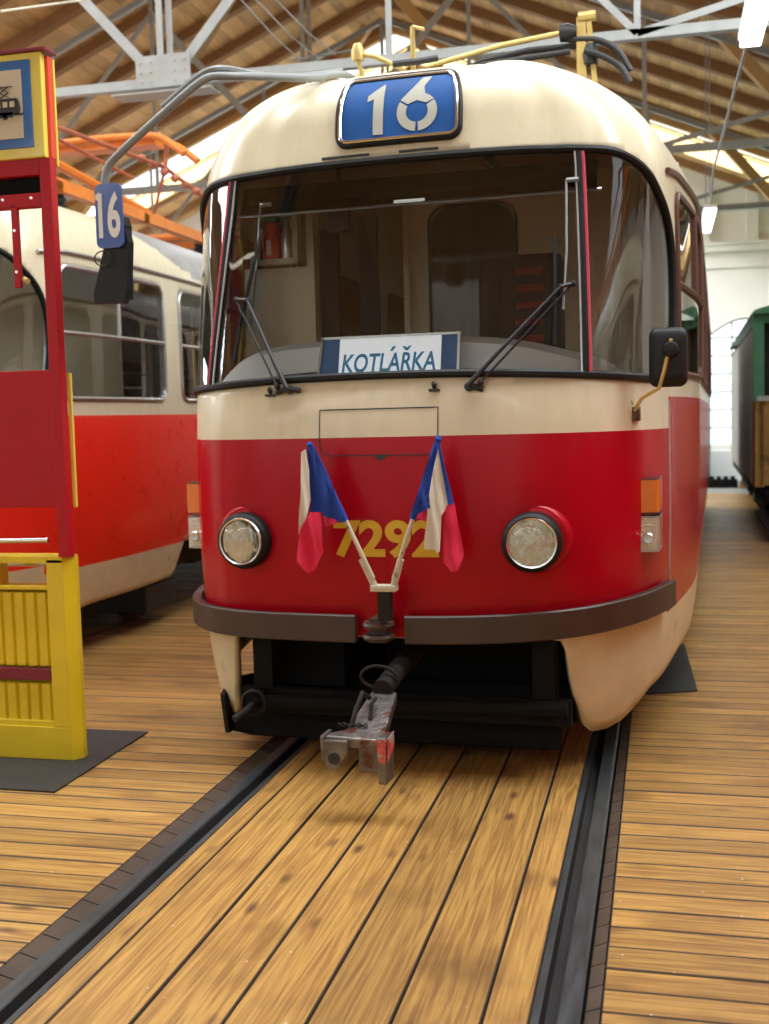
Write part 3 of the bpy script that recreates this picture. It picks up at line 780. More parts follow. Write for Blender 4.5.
# route number box
def NP(u, v, off): return surf(.012 + u * (.268 + .045 * v), 2.742 + v * .262, off)
def npatch(mb, P, off, mi=0):
    bm = bmesh.new(); vs = [bm.verts.new((p[0], 0, p[1])) for p in P]; f = bm.faces.new(vs); bmesh.ops.triangulate(bm, faces=[f])
    for _ in range(3): 
        bmesh.ops.subdivide_edges(bm, edges=[e for e in bm.edges if e.calc_length() > .12], cuts=1); bmesh.ops.triangulate(bm, faces=bm.faces[:])
    bm.verts.index_update(); mb.add([NP(v.co.x, v.co.z, off) for v in bm.verts], [[v.index for v in q.verts] for q in bm.faces], mi, False); bm.free()
def uvring(eu, ev, r): return densify(rrect(-1 - eu, 1 + eu, -ev, 1 + ev, r), .06)
m = MB(); na, nb_ = 24, 26; V = [NP(-1 + 2 * i / na, j / nb_, .014) for i in range(na + 1) for j in range(nb_ + 1)]
m.add(V, [(i * (nb_ + 1) + j, (i + 1) * (nb_ + 1) + j, (i + 1) * (nb_ + 1) + j + 1, i * (nb_ + 1) + j + 1) for i in range(na) for j in range(nb_)])
nb = m.build('route_number_panel', MT['bluenum'], T)
m = MB(); m.tube([NP(a, b, .018) for a, b in uvring(.025, .03, .12)], .008, 8, closed=True); m.build('chrome_frame', MT['chrome'], nb)
m = MB(); m.tube([NP(a, b, .008) for a, b in uvring(.07, .08, .16)], .013, 8, closed=True); m.build('rubber_seal', MT['rubber'], nb)
m = MB(); o = .0165
npatch(m, [(-.44, .80), (-.28, .90), (-.25, .90), (-.25, .05), (-.43, .05), (-.43, .66), (-.55, .62), (-.55, .72)], o)
cu, cv, Ru, Rv, ru, rv = .34, .385, .35, .33, .19, .175
for a0, a1 in ((-85, 32), (148, 265)):
    n = 12
    for k in range(n):
        A = math.radians(a0 + (a1 - a0) * k / n); B = math.radians(a0 + (a1 - a0) * (k + 1) / n)
        npatch(m, [(cu + Ru * math.cos(A), cv + Rv * math.sin(A)), (cu + Ru * math.cos(B), cv + Rv * math.sin(B)), (cu + ru * math.cos(B), cv + rv * math.sin(B)), (cu + ru * math.cos(A), cv + rv * math.sin(A))], o)
npatch(m, [(.45, .97), (.62, .97), (.37, .69), (.46, .685), (.56, .64), (.635, .575), (.50, .515), (.34, .57), (.18, .515), (.05, .59)], o)
m.build('route_digits', MT['numgrey'], nb, recalc=False)

# bumper in two pieces
def bumper(s0, s1):
    m = MB(); n = 40; V = []; 
    for k in range(n + 1):
        s = s0 + (s1 - s0) * k / n
        x = interp(abs(s), _S, _X) * (1 if s > 0 else -1); y = interp(abs(s), _S, _Y); tx = interp(abs(s), _S, _TX); ty = interp(abs(s), _S, _TY) * (1 if s > 0 else -1)
        nx, ny = ty, -tx; lift = .062 * (max(0, x) / 1.1) ** 2
        for (o, z) in ((.006, .59), (.042, .585), (.048, .591), (.048, .698), (.042, .704), (.006, .70)): V.append((x + nx * o, y + ny * o, z + lift))
    f = []
    for k in range(n):
        for i in range(6): j = (i + 1) % 6; f.append((k * 6 + i, k * 6 + j, (k + 1) * 6 + j, (k + 1) * 6 + i))
    f.append(tuple(range(6))); f.append(tuple(n * 6 + i for i in range(5, -1, -1)))
    m.add(V, f); return m.build('bumper', MT['brown'], T)
bumper(-1.50, -.115); bumper(.10, 1.50)
# coupler pocket in the bumper gap
m = MB()
for z in (.625, .675): m.lathe([(.02, -.012), (.062, -.012), (.068, 0), (.062, .012), (.02, .012)], (-.0, -.085, z), (0, 0, 1), 20)
m.box((-.035, -.10, .60), (.035, .0, .70)); m.build('coupler_pocket', MT['brown'], T)

# headlamps
for sg in (-1, 1):
    sx = .622 * sg; c = surf(sx, 1.010); ax = Vector((.10 * sg, -1, .0)).normalized(); c = Vector((c.x, c.y + .05, c.z))
    m = MB(); m.lathe([(.165, -.03), (.148, .02), (.138, .042), (.126, .050), (.11, .050)], c + Vector((.010 * sg, 0, .008)), ax, 40, cap=False); hs = m.build('headlamp_housing', MT['red'], T)
    m = MB(); m.lathe([(.112, .035), (.122, .042), (.123, .095), (.117, .112), (.106, .120), (.100, .115), (.100, .09)], c, ax, 40, cap=False); m.build('rubber_ring', MT['rubber'], hs)
    m = MB(); m.lathe([(.100, .112), (.105, .118), (.101, .126), (.094, .124), (.094, .11)], c, ax, 40, cap=False); m.build('chrome_rim', MT['chrome'], hs)
    m = MB(); m.lathe([(.096, .112), (.082, .085), (.06, .062), (.035, .048), (.008, .044)], c, ax, 40, cap=True)
    m.lathe([(.014, .048), (.014, .075), (.004, .085)], c, ax, 12); m.build('reflector', MT['reflect'] if 'reflect' in MT else MT['clearlens'], hs)
    m = MB(); m.lathe([(.097, .116), (.088, .124), (.06, .133), (.03, .137), (.001, .138)], c, ax, 40, cap=False); m.build('lens', MT['lens'], hs)

# indicators on the corners: boxes whose lenses wrap round to the side
for sg in (-1, 1):
    for (z0, z1, mt, nm) in ((1.092, 1.235, 'amber', 'indicator_lamp'), (.928, 1.072, 'clearlens', 'side_lamp')):
        m = MB(); P = [(1.026, .425), (1.098, .435), (1.108, .455), (1.112, .66), (1.06, .60), (1.02, .46)]
        m.prism([(sg * a, b, z0) for a, b in P], (0, 0, z1 - z0)); lp = m.build(nm, MT[mt], T)
        bv = lp.modifiers.new('b', 'BEVEL'); bv.width = .005; bv.segments = 2
        m = MB(); m.box((sg * 1.013, .418, z0 - .004), (sg * 1.026, .50, z1 + .007)); m.build('lamp_bracket', MT['alu'], lp)
        m = MB(); m.prism([(sg * a, b, z1) for a, b in P], (0, 0, .004)); m.prism([(sg * a, b, z0 - .004) for a, b in P], (0, 0, .004)); m.build('lamp_rim', MT['brown'] if mt == 'amber' else MT['alu'], lp)
        if mt == 'clearlens':
            m = MB(); m.lathe([(.001, 0), (.02, .001), (.024, -.004)], (sg * 1.062, .424, 1.0 - .018), (0, -1, 0), 20); m.build('lamp_bulb', MT['chrome'], lp)

# wipers (pantograph arms)
def wiper(piv, foot2, mid, mid2, btop, bbot):
    def Q(p, off): return surf(p[0], p[1], off)
    w = MB(); w.tube([Q(piv, .045), Q((piv[0] * .75 + mid[0] * .25, piv[1] * .75 + mid[1] * .25), .05), Q(mid, .045)], [.011, .009, .006], 8)
    w.tube([Q(foot2, .04), Q(mid2, .04)], .005, 6)
    w.tube([Q(mid, .045), Q(mid2, .04)], .009, 6)
    for p in (piv, foot2, mid, mid2): w.lathe([(.012, -.012), (.013, 0), (.006, .012)], Q(p, .04), (0, -1, .2), 10)
    o = w.build('wiper', MT['black'], T)
    b = MB(); b.tube([Q((piv[0] - (piv[0] - foot2[0]) * 1.2, piv[1] - .012), .02), Q(piv, .03), Q((piv[0] + .05, piv[1] - .005), .02)], .013, 8)
    b.lathe([(.018, -.02), (.020, 0), (.012, .03)], Q(piv, .02), (0, -1, .1), 12); b.build('wiper_base', MT['black'], o)
    b = MB(); n = 8; b.tube([Q((btop[0] + (bbot[0] - btop[0]) * k / n, btop[1] + (bbot[1] - btop[1]) * k / n), .022) for k in range(n + 1)], .0075, 6)
    b.tube([Q((btop[0] + (bbot[0] - btop[0]) * k / n, btop[1] + (bbot[1] - btop[1]) * k / n), .034) for k in range(2, 7)], .005, 6)
    b.build('wiper_blade', MT['rubber'], o)
wiper((-.405, 1.652), (-.455, 1.662), (-.645, 2.045), (-.715, 2.055), (-.625, 2.37), (-.70, 1.79))
wiper((.375, 1.640), (.425, 1.652), (.745, 2.03), (.80, 2.045), (.725, 2.25), (.72, 1.80))
for s in (-.50, .23):
    m = slab(s - .022, s + .022, 1.628, 1.636, .0, .02); m.lathe([(.008, 0), (.012, .02), (.004, .03)], surf(s, 1.64, .01), (0, -.4, 1), 8); m.build('washer_nozzle', MT['black'], T)

# left mirror arm, sign and mirror
arm = MB(); AP = [(-1.163, -.10, 2.50), (-1.163, -.10, 2.56), (-1.145, -.10, 2.62), (-1.09, -.10, 2.67), (-.92, -.08, 2.80), (-.74, -.05, 2.935), (-.69, -.03, 2.965), (-.62, .02, 2.975), (-.50, .25, 3.02), (-.42, .5, 3.075), (-.36, .80, 3.165), (-.33, 1.1, 3.17)]
arm.tube(catmull(AP, 5), .017, 10)
arm.tube(catmull([(-.90, -.06, 2.855), (-.72, -.03, 2.985), (-.66, 0, 3.005), (-.55, .25, 3.03), (-.45, .5, 3.09), (-.38, .8, 3.185)], 5), .015, 8)
arm.box((-.42, .9, 3.10), (-.28, 1.15, 3.17)); am = arm.build('mirror_arm', MT['greytube'], T)
m = MB(); P = [(a, -.115, b) for a, b in rrect(-1.200, -1.074, 2.277, 2.547, .028)]; m.prism(P, (0, -.012, 0)); m.build('route_sign', MT['bluemir'], am)
tm, tf = text_mesh('16', 1, bold=.03)
m = MB(); m.add([(-1.186 + .104 * v[0], -.129, 2.318 + .195 * v[1]) for v in tm], tf); m.prism([(-1.180, -.1295, 2.513), (-1.180, -.1295, 2.472), (-1.196, -.1295, 2.484), (-1.196, -.1295, 2.500)], (0, .001, 0)); m.build('sign_digits', MT['white'], am, recalc=False)
m = MB(); m.box((-1.185, -.10, 2.06), (-1.085, -.02, 2.30), 0, .02)
Pm = [(-1.175, 2.29), (-1.075, 2.36), (-1.060, 2.30), (-1.075, 2.11), (-1.10, 2.045), (-1.235, 2.05), (-1.235, 2.09)]
m.prism([(a, -.06, b) for a, b in Pm], (0, -.05, 0)); m.prism([(a * 1 - .0, -.0, b + .0) for a, b in [(-1.14, 2.42), (-1.108, 2.42), (-1.098, 2.38), (-1.112, 2.08), (-1.14, 2.06)]], (0, -.07, 0)); m.build('mirror_housing', MT['plastic'], am)
m = MB(); m.tube([(-1.175 + .04 * math.cos(a), -.125, 2.235 + .032 * math.sin(a)) for a in [math.pi * 2 * k / 16 for k in range(16)]], .003, 5, closed=True); m.build('wire_loop', MT['black'], am)

# right mirror
st = MB(); foot = surf(1.165, 1.53, .0)
st.tube([foot + Vector((0, -.02, .0)), foot + Vector((.03, -.05, .05)), foot + Vector((.105, -.09, .09)), foot + Vector((.125, -.10, .16)), foot + Vector((.155, -.10, .29))], .008, 8)
st.tube([foot + Vector((-.005, -.02, .03)), foot + Vector((-.045, -.03, .07)), foot + Vector((-.075, -.0, .115))], .004, 6)
sm_ = st.build('mirror_arm', MT['gold'], T)
m = slab(1.140, 1.188, 1.485, 1.545, .0, .014, ds=.06, dz=.06)
for z in (1.497, 1.532): m.lathe([(.006, 0), (.006, .006), (.002, .009)], surf(1.165, z, .014), (.5, -1, 0), 8)
m.build('mirror_foot', MT['steel'], sm_)
c = foot + Vector((.140, -.06, .215))
m = MB(); P = [(a, -.0, b) for a, b in rrect(c.x - .078, c.x + .078, c.z - .122, c.z + .122, .035)]
P1 = [(p[0], c.y + .0, p[2]) for p in P]; m.prism(P1, (0, .012, 0))
m2v = []; n = len(P)
rings = [(1.0, 0.0), (.97, -.012), (.86, -.024), (.6, -.030)]
for sc_, dy in rings:
    for p in P: m2v.append((c.x + (p[0] - c.x) * sc_, c.y + dy, c.z + (p[2] - c.z) * sc_))
ff = []
for k in range(len(rings) - 1):
    for i in range(n): j = (i + 1) % n; ff.append((k * n + i, k * n + j, (k + 1) * n + j, (k + 1) * n + i))
ff.append(tuple((len(rings) - 1) * n + i for i in range(n))); m.add(m2v, ff, 0, True)
m.lathe([(.032, 0), (.034, .018), (.026, .032), (.01, .036)], (c.x + .012, c.y - .028, c.z + .03), (0, -1, 0), 24)
mm = m.build('mirror_housing', MT['plastic'], sm_)

# lower front: crossbeam, guard plates, coupler
m = MB(); m.tube([(-.62, .12, .27), (.75, .12, .30)], .032, 10); m.box((-.72, .14, .22), (.76, .19, .33)); 
for x in (-.66, .60): m.box((x, .14, .24), (x + .09, .3, .8))
m.box((-.66, .35, .30), (-.30, 1.2, .8)); m.box((-.17, .6, .30), (.72, 1.5, .8)); m.box((-.7, .5, .14), (.74, 1.5, .30)); m.build('front_beam_and_dark_fill', MT['under'], T)  # black boxes behind the beam added to stand for shade under the front
m = MB(); m.lathe([(.048, 0), (.058, .0), (.060, .02), (.050, .03), (.046, .01)], (-.615, .04, .29), (0, -1, .1), 24, cap=False)
m.tube([(-.615, .06, .29), (-.625, -.03, .27), (-.66, -.09, .245)], .017, 10); m.build('tow_hook', MT['bogie'], T)
m = MB(); m.prism([(-.85, .32, .07), (-.72, .25, .075), (.70, .25, .085), (.70, .30, .25), (-.83, .30, .25), (-.86, .36, .25)], (0, .02, 0)); m.build('life_guard', MT['under'], T)
m = MB(); m.prism([(-.86, .25, .26), (-.85, .27, .075), (-.85, .62, .065), (-.88, .66, .27), (-.88, .40, .30)], (-.02, 0, 0)); m.build('guard_flap', MT['rubber'], T)

CP = empty('coupler_head', (0, 0, 0)); 
CP.location = (0, 0, 0); CP.parent = None
bpy.data.objects.remove(CP)
cp = MB(); cp.tube([(.07, .35, .50), (.055, 0, .47), (.05, -.22, .435)], .042, 14); sh = cp.build('coupler_shaft', MT['bogie'], T)
m = MB()
# sloping neck, flat top plate, two side cheeks, pin hole
m.prism([(.0, -.20, .425), (.105, -.20, .425), (.135, -.50, .325), (-.03, -.50, .325)], (0, 0, -.045))
m.prism([(-.090, -.53, .325), (.15, -.53, .318), (.145, -.46, .335), (-.00, -.44, .34), (-.08, -.50, .33)], (0, 0, -.04))
m.prism([(.115, -.54, .33), (.155, -.54, .33), (.155, -.54, .15), (.12, -.54, .15)], (0, .10, 0))
cheek = [(-.090, .315), (.005, .315), (.005, .27), (-.025, .21), (-.05, .195), (-.080, .20), (-.090, .22)]
m.prism([(a, -.55, b) for a, b in cheek], (0, .05, 0))
m.prism([(-.105, -.55, .33), (-.087, -.55, .33), (-.087, -.55, .235), (-.103, -.55, .235)], (0, .10, 0))
m.box((.02, -.47, .17), (.115, -.42, .30)); hd = m.build('coupler_head', MT['steel'], sh)
bv = hd.modifiers.new('b', 'BEVEL'); bv.width = .006; bv.segments = 2
m = MB(); m.lathe([(.001, .002), (.022, .002), (.024, 0)], (-.050, -.552, .245), (0, -1, 0), 20); m.build('pin_hole', MT['black'], sh)
m = MB(); m.prism([(.115, -.545, .325), (.158, -.545, .325), (.152, -.545, .235), (.125, -.545, .24)], (0, -.003, 0)); m.prism([(.158, -.54, .325), (.158, -.45, .335), (.158, -.45, .27), (.158, -.54, .24)], (.002, 0, 0)); m.build('red_paint_mark', mat('worn_red_mark', (.62, .10, .08), .5, var=.6, vscale=40, dirt=((.4, .38, .36), 22, .5)), sh)
m = MB(); m.tube([(.02, -.30, .42), (.01, -.36, .455), (.0, -.42, .40), (-.01, -.44, .35)], .010, 8); m.build('coupling_lever', MT['bogie'], sh); m = MB(); m.tube([(.045, -.30, .42), (.05, -.37, .415), (.05, -.40, .36)], .008, 8); m.build('coupling_lever', MT['bogie'], sh); m = MB()
m.tube([(.02 + .075 * math.cos(a), -.17, .475 + .045 * math.sin(a)) for a in [math.pi * 2 * k / 20 for k in range(20)]], .007, 6, closed=True); m.build('coupling_ring', MT['bogie'], sh); m = MB()
for k in range(4): m.tube([(-.05 + .03 * k + .014 * math.cos(a), -.45 + .008 * math.sin(a), .35 + .006 * math.sin(a * 2)) for a in [math.pi * 2 * j / 10 for j in range(10)]], .003, 5, closed=True)
m.build('coupling_chain', MT['bogie'], sh)

# roof gear of the tram: pantograph, seen edge-on over the dome
pb = MB(); pb.box((.50, 2.45, 3.30), (.64, 2.75, 3.42)); pb.box((-.64, 2.45, 3.30), (-.50, 2.75, 3.42)); pb.box((-.62, 2.4, 3.13), (.62, 4.4, 3.17)); 
for x in (-.55, .55):
    for y in (2.5, 4.3): pb.lathe([(.05, 0), (.06, .03), (.04, .05), (.06, .08), (.04, .10), (.05, .14)], (x, y, 3.16), (0, 0, 1), 14)
pb = pb.build('pantograph_base', MT['bogie'], T)
m = MB(); m.bar((.575, 2.5, 3.4), (.575, 2.5, 3.86), .055, .02); m.bar((.62, 2.5, 3.83), (.655, 2.5, 3.45), .03, .02); m.lathe([(.03, 0), (.03, .1)], (.56, 2.5, 3.86), (1, 0, 0), 12)
m.tube([(.55, 2.5, 3.79), (.1, 2.48, 3.745), (-.36, 2.45, 3.66)], .017, 8); m.build('pantograph_post', MT['gold'], pb)
m = MB()
m.tube([(-.30, 2.6, 3.60), (-.05, 2.6, 3.70), (.25, 2.6, 3.735), (.55, 2.6, 3.73)], .020, 8); m.tube([(-.30, 2.4, 3.55), (.0, 2.4, 3.62), (.52, 2.4, 3.64)], .018, 8)
m.tube(catmull([(.50, 2.5, 3.74), (.68, 2.5, 3.715), (.78, 2.5, 3.65), (.86, 2.5, 3.52)], 5), .019, 8); m.tube(catmull([(.60, 2.45, 3.65), (.70, 2.45, 3.61), (.80, 2.45, 3.54), (.86, 2.45, 3.44)], 5), .019, 8)
m.lathe([(.05, 0), (.055, .05), (.03, .10)], (.45, 2.5, 3.78), (1, 0, 0), 12); m.lathe([(.04, 0), (.05, .06), (.03, .12)], (.63, 2.5, 3.58), (0, 0, 1), 12)
m.build('pantograph_arm', MT['black'], pb)
m = MB(); m.tube([(-.062, .95, 3.10), (-.062, .95, 3.40)], .013, 8); m.tube([(-.062, .95, 3.40), (.0, .93, 3.375)], .009, 8); m.tube([(-.33, .95, 3.30), (-.25, .95, 3.28), (-.10, .95, 3.20)], .012, 8); m.lathe([(.03, 0), (.035, .04), (.02, .08)], (-.34, .95, 3.27), (0, 0, 1), 12); m.tube([(-.34, .95, 3.27), (-.31, .95, 3.16)], .012, 8); m.build('roof_hook', MT['gold'], T)
m = MB(); m.tube([(-.15, .9, 3.22), (-.02, .92, 3.225), (.06, .95, 3.24)], .016, 8); m.build('roof_cable', MT['black'], T)

# cab interior
m = MB(); prof = [(-.90, 1.70), (-.87, 1.74), (-.80, 1.80), (-.66, 1.85), (-.4, 1.875), (.2, 1.875), (.5, 1.85), (.72, 1.80), (.9, 1.74), (.97, 1.68)]
pp = catmull([(a, b, 0) for a, b in prof], 5); V = []; f = []
ys = [(.215, -.14, .97), (.25, -.03, .99), (.34, .0, 1.0), (.50, .0, 1.0), (.62, -.04, .98), (.70, -.25, .96)]
for (y, dz, k) in ys:
    for p in pp: V.append((p.x * k, y + .10 * (p.x / .9) ** 2 * 1.2, max(1.55, p.y + dz)))
n = len(pp)
for a in range(len(ys) - 1):
    for i in range(n - 1): f.append((a * n + i, a * n + i + 1, (a + 1) * n + i + 1, (a + 1) * n + i))
m.add(V, f, 0, True); m.box((-.8, .25, .86), (.8, .6, 1.62)); m.build('dashboard', MT['dash'], T)
# destination board
BD = MB(); 
def bpt(x, z, dy=0): return (x, .125 + (z - 1.70) * .26 + dy, z)
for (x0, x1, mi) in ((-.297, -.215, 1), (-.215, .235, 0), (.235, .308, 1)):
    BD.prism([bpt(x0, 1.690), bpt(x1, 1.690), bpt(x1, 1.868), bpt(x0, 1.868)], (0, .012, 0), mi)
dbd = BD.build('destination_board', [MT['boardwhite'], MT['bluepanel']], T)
m = MB(); m.bar(bpt(-.302, 1.68, -.002), bpt(-.290, 1.875, -.002), .012, .02); m.bar(bpt(.312, 1.68, -.002), bpt(.312, 1.875, -.002), .012, .02); m.bar(bpt(-.300, 1.873), bpt(.315, 1.873), .02, .010); m.build('board_frame', MT['alu'], dbd)
tm, tf = text_mesh('KOTLARKA', 1, bold=.022, shear=.14)
m = MB(); m.add([bpt(-.200 + .415 * v[0], 1.720 + .082 * v[1], -.004) for v in tm], tf)
def accent(P): m.prism([bpt(x, z, -.004) for x, z in P], (0, .001, 0))
accent([(.012, 1.808), (.024, 1.808), (.040, 1.828), (.024, 1.828)])
accent([(.064, 1.828), (.078, 1.828), (.085, 1.820), (.094, 1.828), (.108, 1.828), (.092, 1.808), (.080, 1.808)])
m.build('board_text', MT['bluetext'], dbd, recalc=False)
# partition behind the driver, seat, equipment
m = MB(); m.box((-.36, 1.9, .86), (1.15, 1.93, 2.85)); 
m.box((-.385, 1.88, .86), (-.355, 1.95, 2.85)); pt = m.build('cab_partition', MT['interior'], T)
m = MB(); m.prism([(a, 1.885, b) for a, b in rrect(-.22, .26, 1.6, 2.70, .10)], (0, .012, 0)); m.build('partition_window', MT['darkglass'], pt)
m = MB(); m.tube([(a, 1.885, b) for a, b in rrect(-.23, .27, 1.59, 2.71, .10)], .01, 6, closed=True); m.build('partition_window_seal', MT['rubber'], pt)
m = MB(); m.box((-1.05, 1.12, .86), (-.70, 1.15, 2.32)); m.box((-.70, 1.12, .86), (-.66, 1.20, 2.62)); m.build('door_panel', MT['interior'], T)
m = MB(); m.box((-.62, 1.1, .9), (-.52, 1.13, 2.5)); m.box((-.50, 1.4, .9), (-.40, 1.43, 2.6)); m.build('door_glass_frame', MT['seat'], T)
m = MB(); X0, X1, Z0, Z1 = -.965, -.725, 2.33, 2.60
for a, b in (((X0, 1.06, Z0), (X1, 1.12, Z0 + .03)), ((X0, 1.06, Z1 - .03), (X1, 1.12, Z1)), ((X0, 1.06, Z0), (X0 + .03, 1.12, Z1)), ((X1 - .03, 1.06, Z0), (X1, 1.12, Z1)), ((X0, 1.115, Z0), (X1, 1.12, Z1))): m.box(a, b)
eb = m.build('extinguisher_box', MT['interior'], T)
m = MB(); m.lathe([(.0, 0), (.045, 0), (.05, .02), (.05, .15), (.03, .19), (.015, .20), (.015, .215)], (-.875, 1.08, 2.36), (0, 0, 1), 20); m.build('fire_extinguisher', MT['extred'], eb)
m = MB(); m.box((-.905, 1.045, 2.55), (-.83, 1.08, 2.58)); m.build('green_label', MT['green'], eb)
m = MB(); m.box((-.885, 1.026, 2.375), (-.86, 1.03, 2.45)); m.build('extinguisher_label', MT['interior'], eb)
m = MB(); m.lathe([(.0, 0), (.03, 0), (.032, .02), (.032, .12), (.015, .16), (.01, .19)], (-.79, 1.08, 2.36), (0, 0, 1), 16); m.build('bottle', MT['alu'], eb)
m = MB(); m.box((.16, 1.30, 1.40), (.60, 1.42, 2.34), 0, .05); m.box((.16, .95, 1.28), (.60, 1.42, 1.42), 0, .04); m.box((.33, 1.1, .86), (.43, 1.2, 1.3)); se = m.build('driver_seat', MT['seat'], T)
m = MB()
for k in range(9): m.box((.36, 1.285, 1.55 + k * .085), (.50, 1.305, 1.585 + k * .085), 0, .006)
m.build('seat_stripe', MT['seatred'], se)
m = MB(); m.prism([(-.76, .40, 2.47), (.86, .40, 2.47), (.86, .47, 2.60), (-.76, .47, 2.60)], (0, .006, 0)); vz = m.build('sun_visor', MT['visor'], T)
m = MB(); m.bar((-.02, .39, 2.472), (.12, .39, 2.472), .012, .014); m.tube([(-.78, .42, 2.465), (.88, .42, 2.465)], .007, 6); m.build('visor_rail', MT['alu'], vz)
m = MB(); m.box((-.42, .62, 2.40), (-.30, .66, 2.56), 0, .02); m.tube([(-.36, .64, 2.55), (-.36, .66, 2.72)], .01, 6); m.build('interior_mirror', MT['plastic'], T)
for x in (.74, -.64):
    m = MB(); m.tube([(x, .36, 2.50), (x + .01, .26, 2.20), (x, .2, 1.95)], .005, 6); m.tube([(x, .36, 2.50), (x + .05, .36, 2.50)], .010, 6); m.build('cab_handle', MT['greytube'], T)
# saloon poles and seats
for y in (3.2, 4.9, 6.6, 8.3):
    for x in (-.45, .45):
        m = MB(); m.tube([(x, y, .86), (x, y, 2.85)], .016, 8); m.build('grab_pole', MT['gold'], T)
        m = MB(); m.box((x * 2 - .22, y + .3, 1.25), (x * 2 + .22, y + .72, 1.31), 0, .02); m.box((x * 2 - .22, y + .68, 1.3), (x * 2 + .22, y + .74, 1.78), 0, .02); m.box((x * 2 - .05, y + .4, .86), (x * 2 + .05, y + .6, 1.26)); m.build('passenger_seat', MT['seatred'], T)

# ------------------------------------------------------------------ flags in the bracket
def L2W(p): 
    x, y, z = p; return Vector((XC + x * math.cos(TH) - y * math.sin(TH), YC + x * math.sin(TH) + y * math.cos(TH), z))
BR = empty('flag_bracket', (XC, YC, 0), TH, 'worn white V-shaped flag holder standing on the coupler pocket', 'flag holder')
m = MB(); m.box((-.012, -.155, .822), (.095, -.10, .848), 0, .005); m.tube([(.005, -.13, .835), (-.048, -.14, .955)], .0145, 10); m.tube([(.080, -.13, .835), (.118, -.14, .955)], .0145, 10); m.build('sockets', MT['pole'], BR)
m = MB(); m.box((.015, -.145, .70), (.070, -.10, .825), 0, .003); m.build('bracket_stem', MT['bogie'], BR)
def flag(a, b, polys, lab, sg):
    t = empty('flag', (XC, YC, 0), TH, lab, 'flag', 'two small tricolour flags on the tram front')
    m = MB(); a, b = Vector(a), Vector(b); m.tube([a + (b - a) * k / 6 for k in range(7)], .0095, 10); m.build('pole', MT['pole'], t)
    c = MB(); c.tube([a + (b - a) * (.44 + .56 * k / 8) for k in range(9)], [.0125 + .001 * (k % 2) for k in range(9)], 10, m=1); c.lathe([(.012, 0), (.015, .006), (.008, .018)], b, (b - a), 10, m=1)
    for P, mi, y0 in polys:
        bm = bmesh.new(); vs = [bm.verts.new((x, 0, z)) for x, z in P]; fc = bm.faces.new(vs); bmesh.ops.triangulate(bm, faces=[fc])
        for _ in range(3): bmesh.ops.subdivide_edges(bm, edges=[e for e in bm.edges if e.calc_length() > .02], cuts=1, use_grid_fill=True)
        bmesh.ops.triangulate(bm, faces=bm.faces[:])
        r = bmesh.ops.extrude_face_region(bm, geom=bm.faces[:]); 
        for v in r['geom']:
            if isinstance(v, bmesh.types.BMVert): v.co.y += .004
        for v in bm.verts:
            x, z = v.co.x, v.co.z
            v.co.y += y0 + .010 * math.sin(x * 85 + z * 9 + y0 * 200) + .006 * math.sin(z * 34 + x * 30) * (1.45 - z) * 2
        bm.verts.index_update(); c.add([v.co for v in bm.verts], [[v.index for v in q.verts] for q in bm.faces], mi, True); bm.free()
    cl = c.build('cloth', [MT['cw'], MT['cb'], MT['cr']], t)
    return t
flag((.000, -.14, .875), (-.250, -.155, 1.418), [
    ([(-.262, 1.407), (-.28, 1.395), (-.292, 1.28), (-.304, 1.057), (-.286, 1.074), (-.271, 1.123), (-.247, 1.197), (-.250, 1.321)], 0, -.175),
    ([(-.262, 1.409), (-.228, 1.404), (-.205, 1.145), (-.252, 1.145), (-.255, 1.28)], 1, -.168),
    ([(-.250, 1.430), (-.225, 1.420), (-.100, 1.111), (-.125, 1.106), (-.210, 1.140), (-.240, 1.402)], 1, -.166),
    ([(-.215, 1.146), (-.12, 1.112), (-.198, 1.085)], 2, -.135),
    ([(-.250, 1.150), (-.207, 1.150), (-.203, 1.074), (-.200, .983), (-.234, .916), (-.265, .899), (-.317, .949), (-.295, 1.074), (-.271, 1.123)], 2, -.180)],
    'small white, blue and red flag on the pole leaning left', -1)
flag((.086, -.14, .875), (.286, -.155, 1.432), [
    ([(.279, 1.443), (.296, 1.402), (.252, 1.165), (.165, 1.125)], 1, -.166),
    ([(.171, 1.129), (.252, 1.166), (.237, 1.100)], 2, -.135),
    ([(.293, 1.405), (.331, 1.183), (.301, 1.135), (.292, .995), (.275, .985), (.272, .999), (.229, 1.003), (.245, 1.195)], 0, -.182),
    ([(.290, 1.408), (.297, 1.425), (.347, 1.183), (.327, 1.178)], 1, -.168),
    ([(.327, 1.182), (.347, 1.186), (.381, .976), (.36, .916), (.331, .911), (.299, .943), (.299, 1.135)], 2, -.165)],
    'small blue, white and red flag on the pole leaning right', 1)

# ------------------------------------------------------------------ neighbouring trams
MT['frame'] = MT['alu']
NB = empty('tram', (-3.90, 5.62, 0), 0, 'neighbouring cream and red tram behind the red and yellow stand', 'tram')
MT['red_keep'] = MT['red']; MT['red'] = mat('red_paint_lit', (.86, .030, .012), .28, coat=.4, var=.05)  # same red as the main tram, colour brightened to stand for stronger light
tram_body(NB); MT['red'] = MT['red_keep']
for sg in (-1, 1):
    m = MB(); m.box((.70 * sg, 2.2, .10), (1.12 * sg, 2.75, .30), 0, .01); m.build('track_guard', MT['plastic'], NB)
for sg in (-1, 1):
    m = MB(); m.tube([surf(sg * .86, 1.69 + .93 * k / 10, .006) for k in range(11)], .02, 6); m.build('windscreen_pillar', MT['rubber'], NB)
m = MB(); m.box((-.36, 1.9, .86), (1.15, 1.93, 2.85)); m.build('cab_partition', MT['interior'], NB)
m = MB(); m.box((-.9, .3, .86), (.9, .8, 1.75), 0, .05); m.build('dashboard', MT['plastic'], NB)
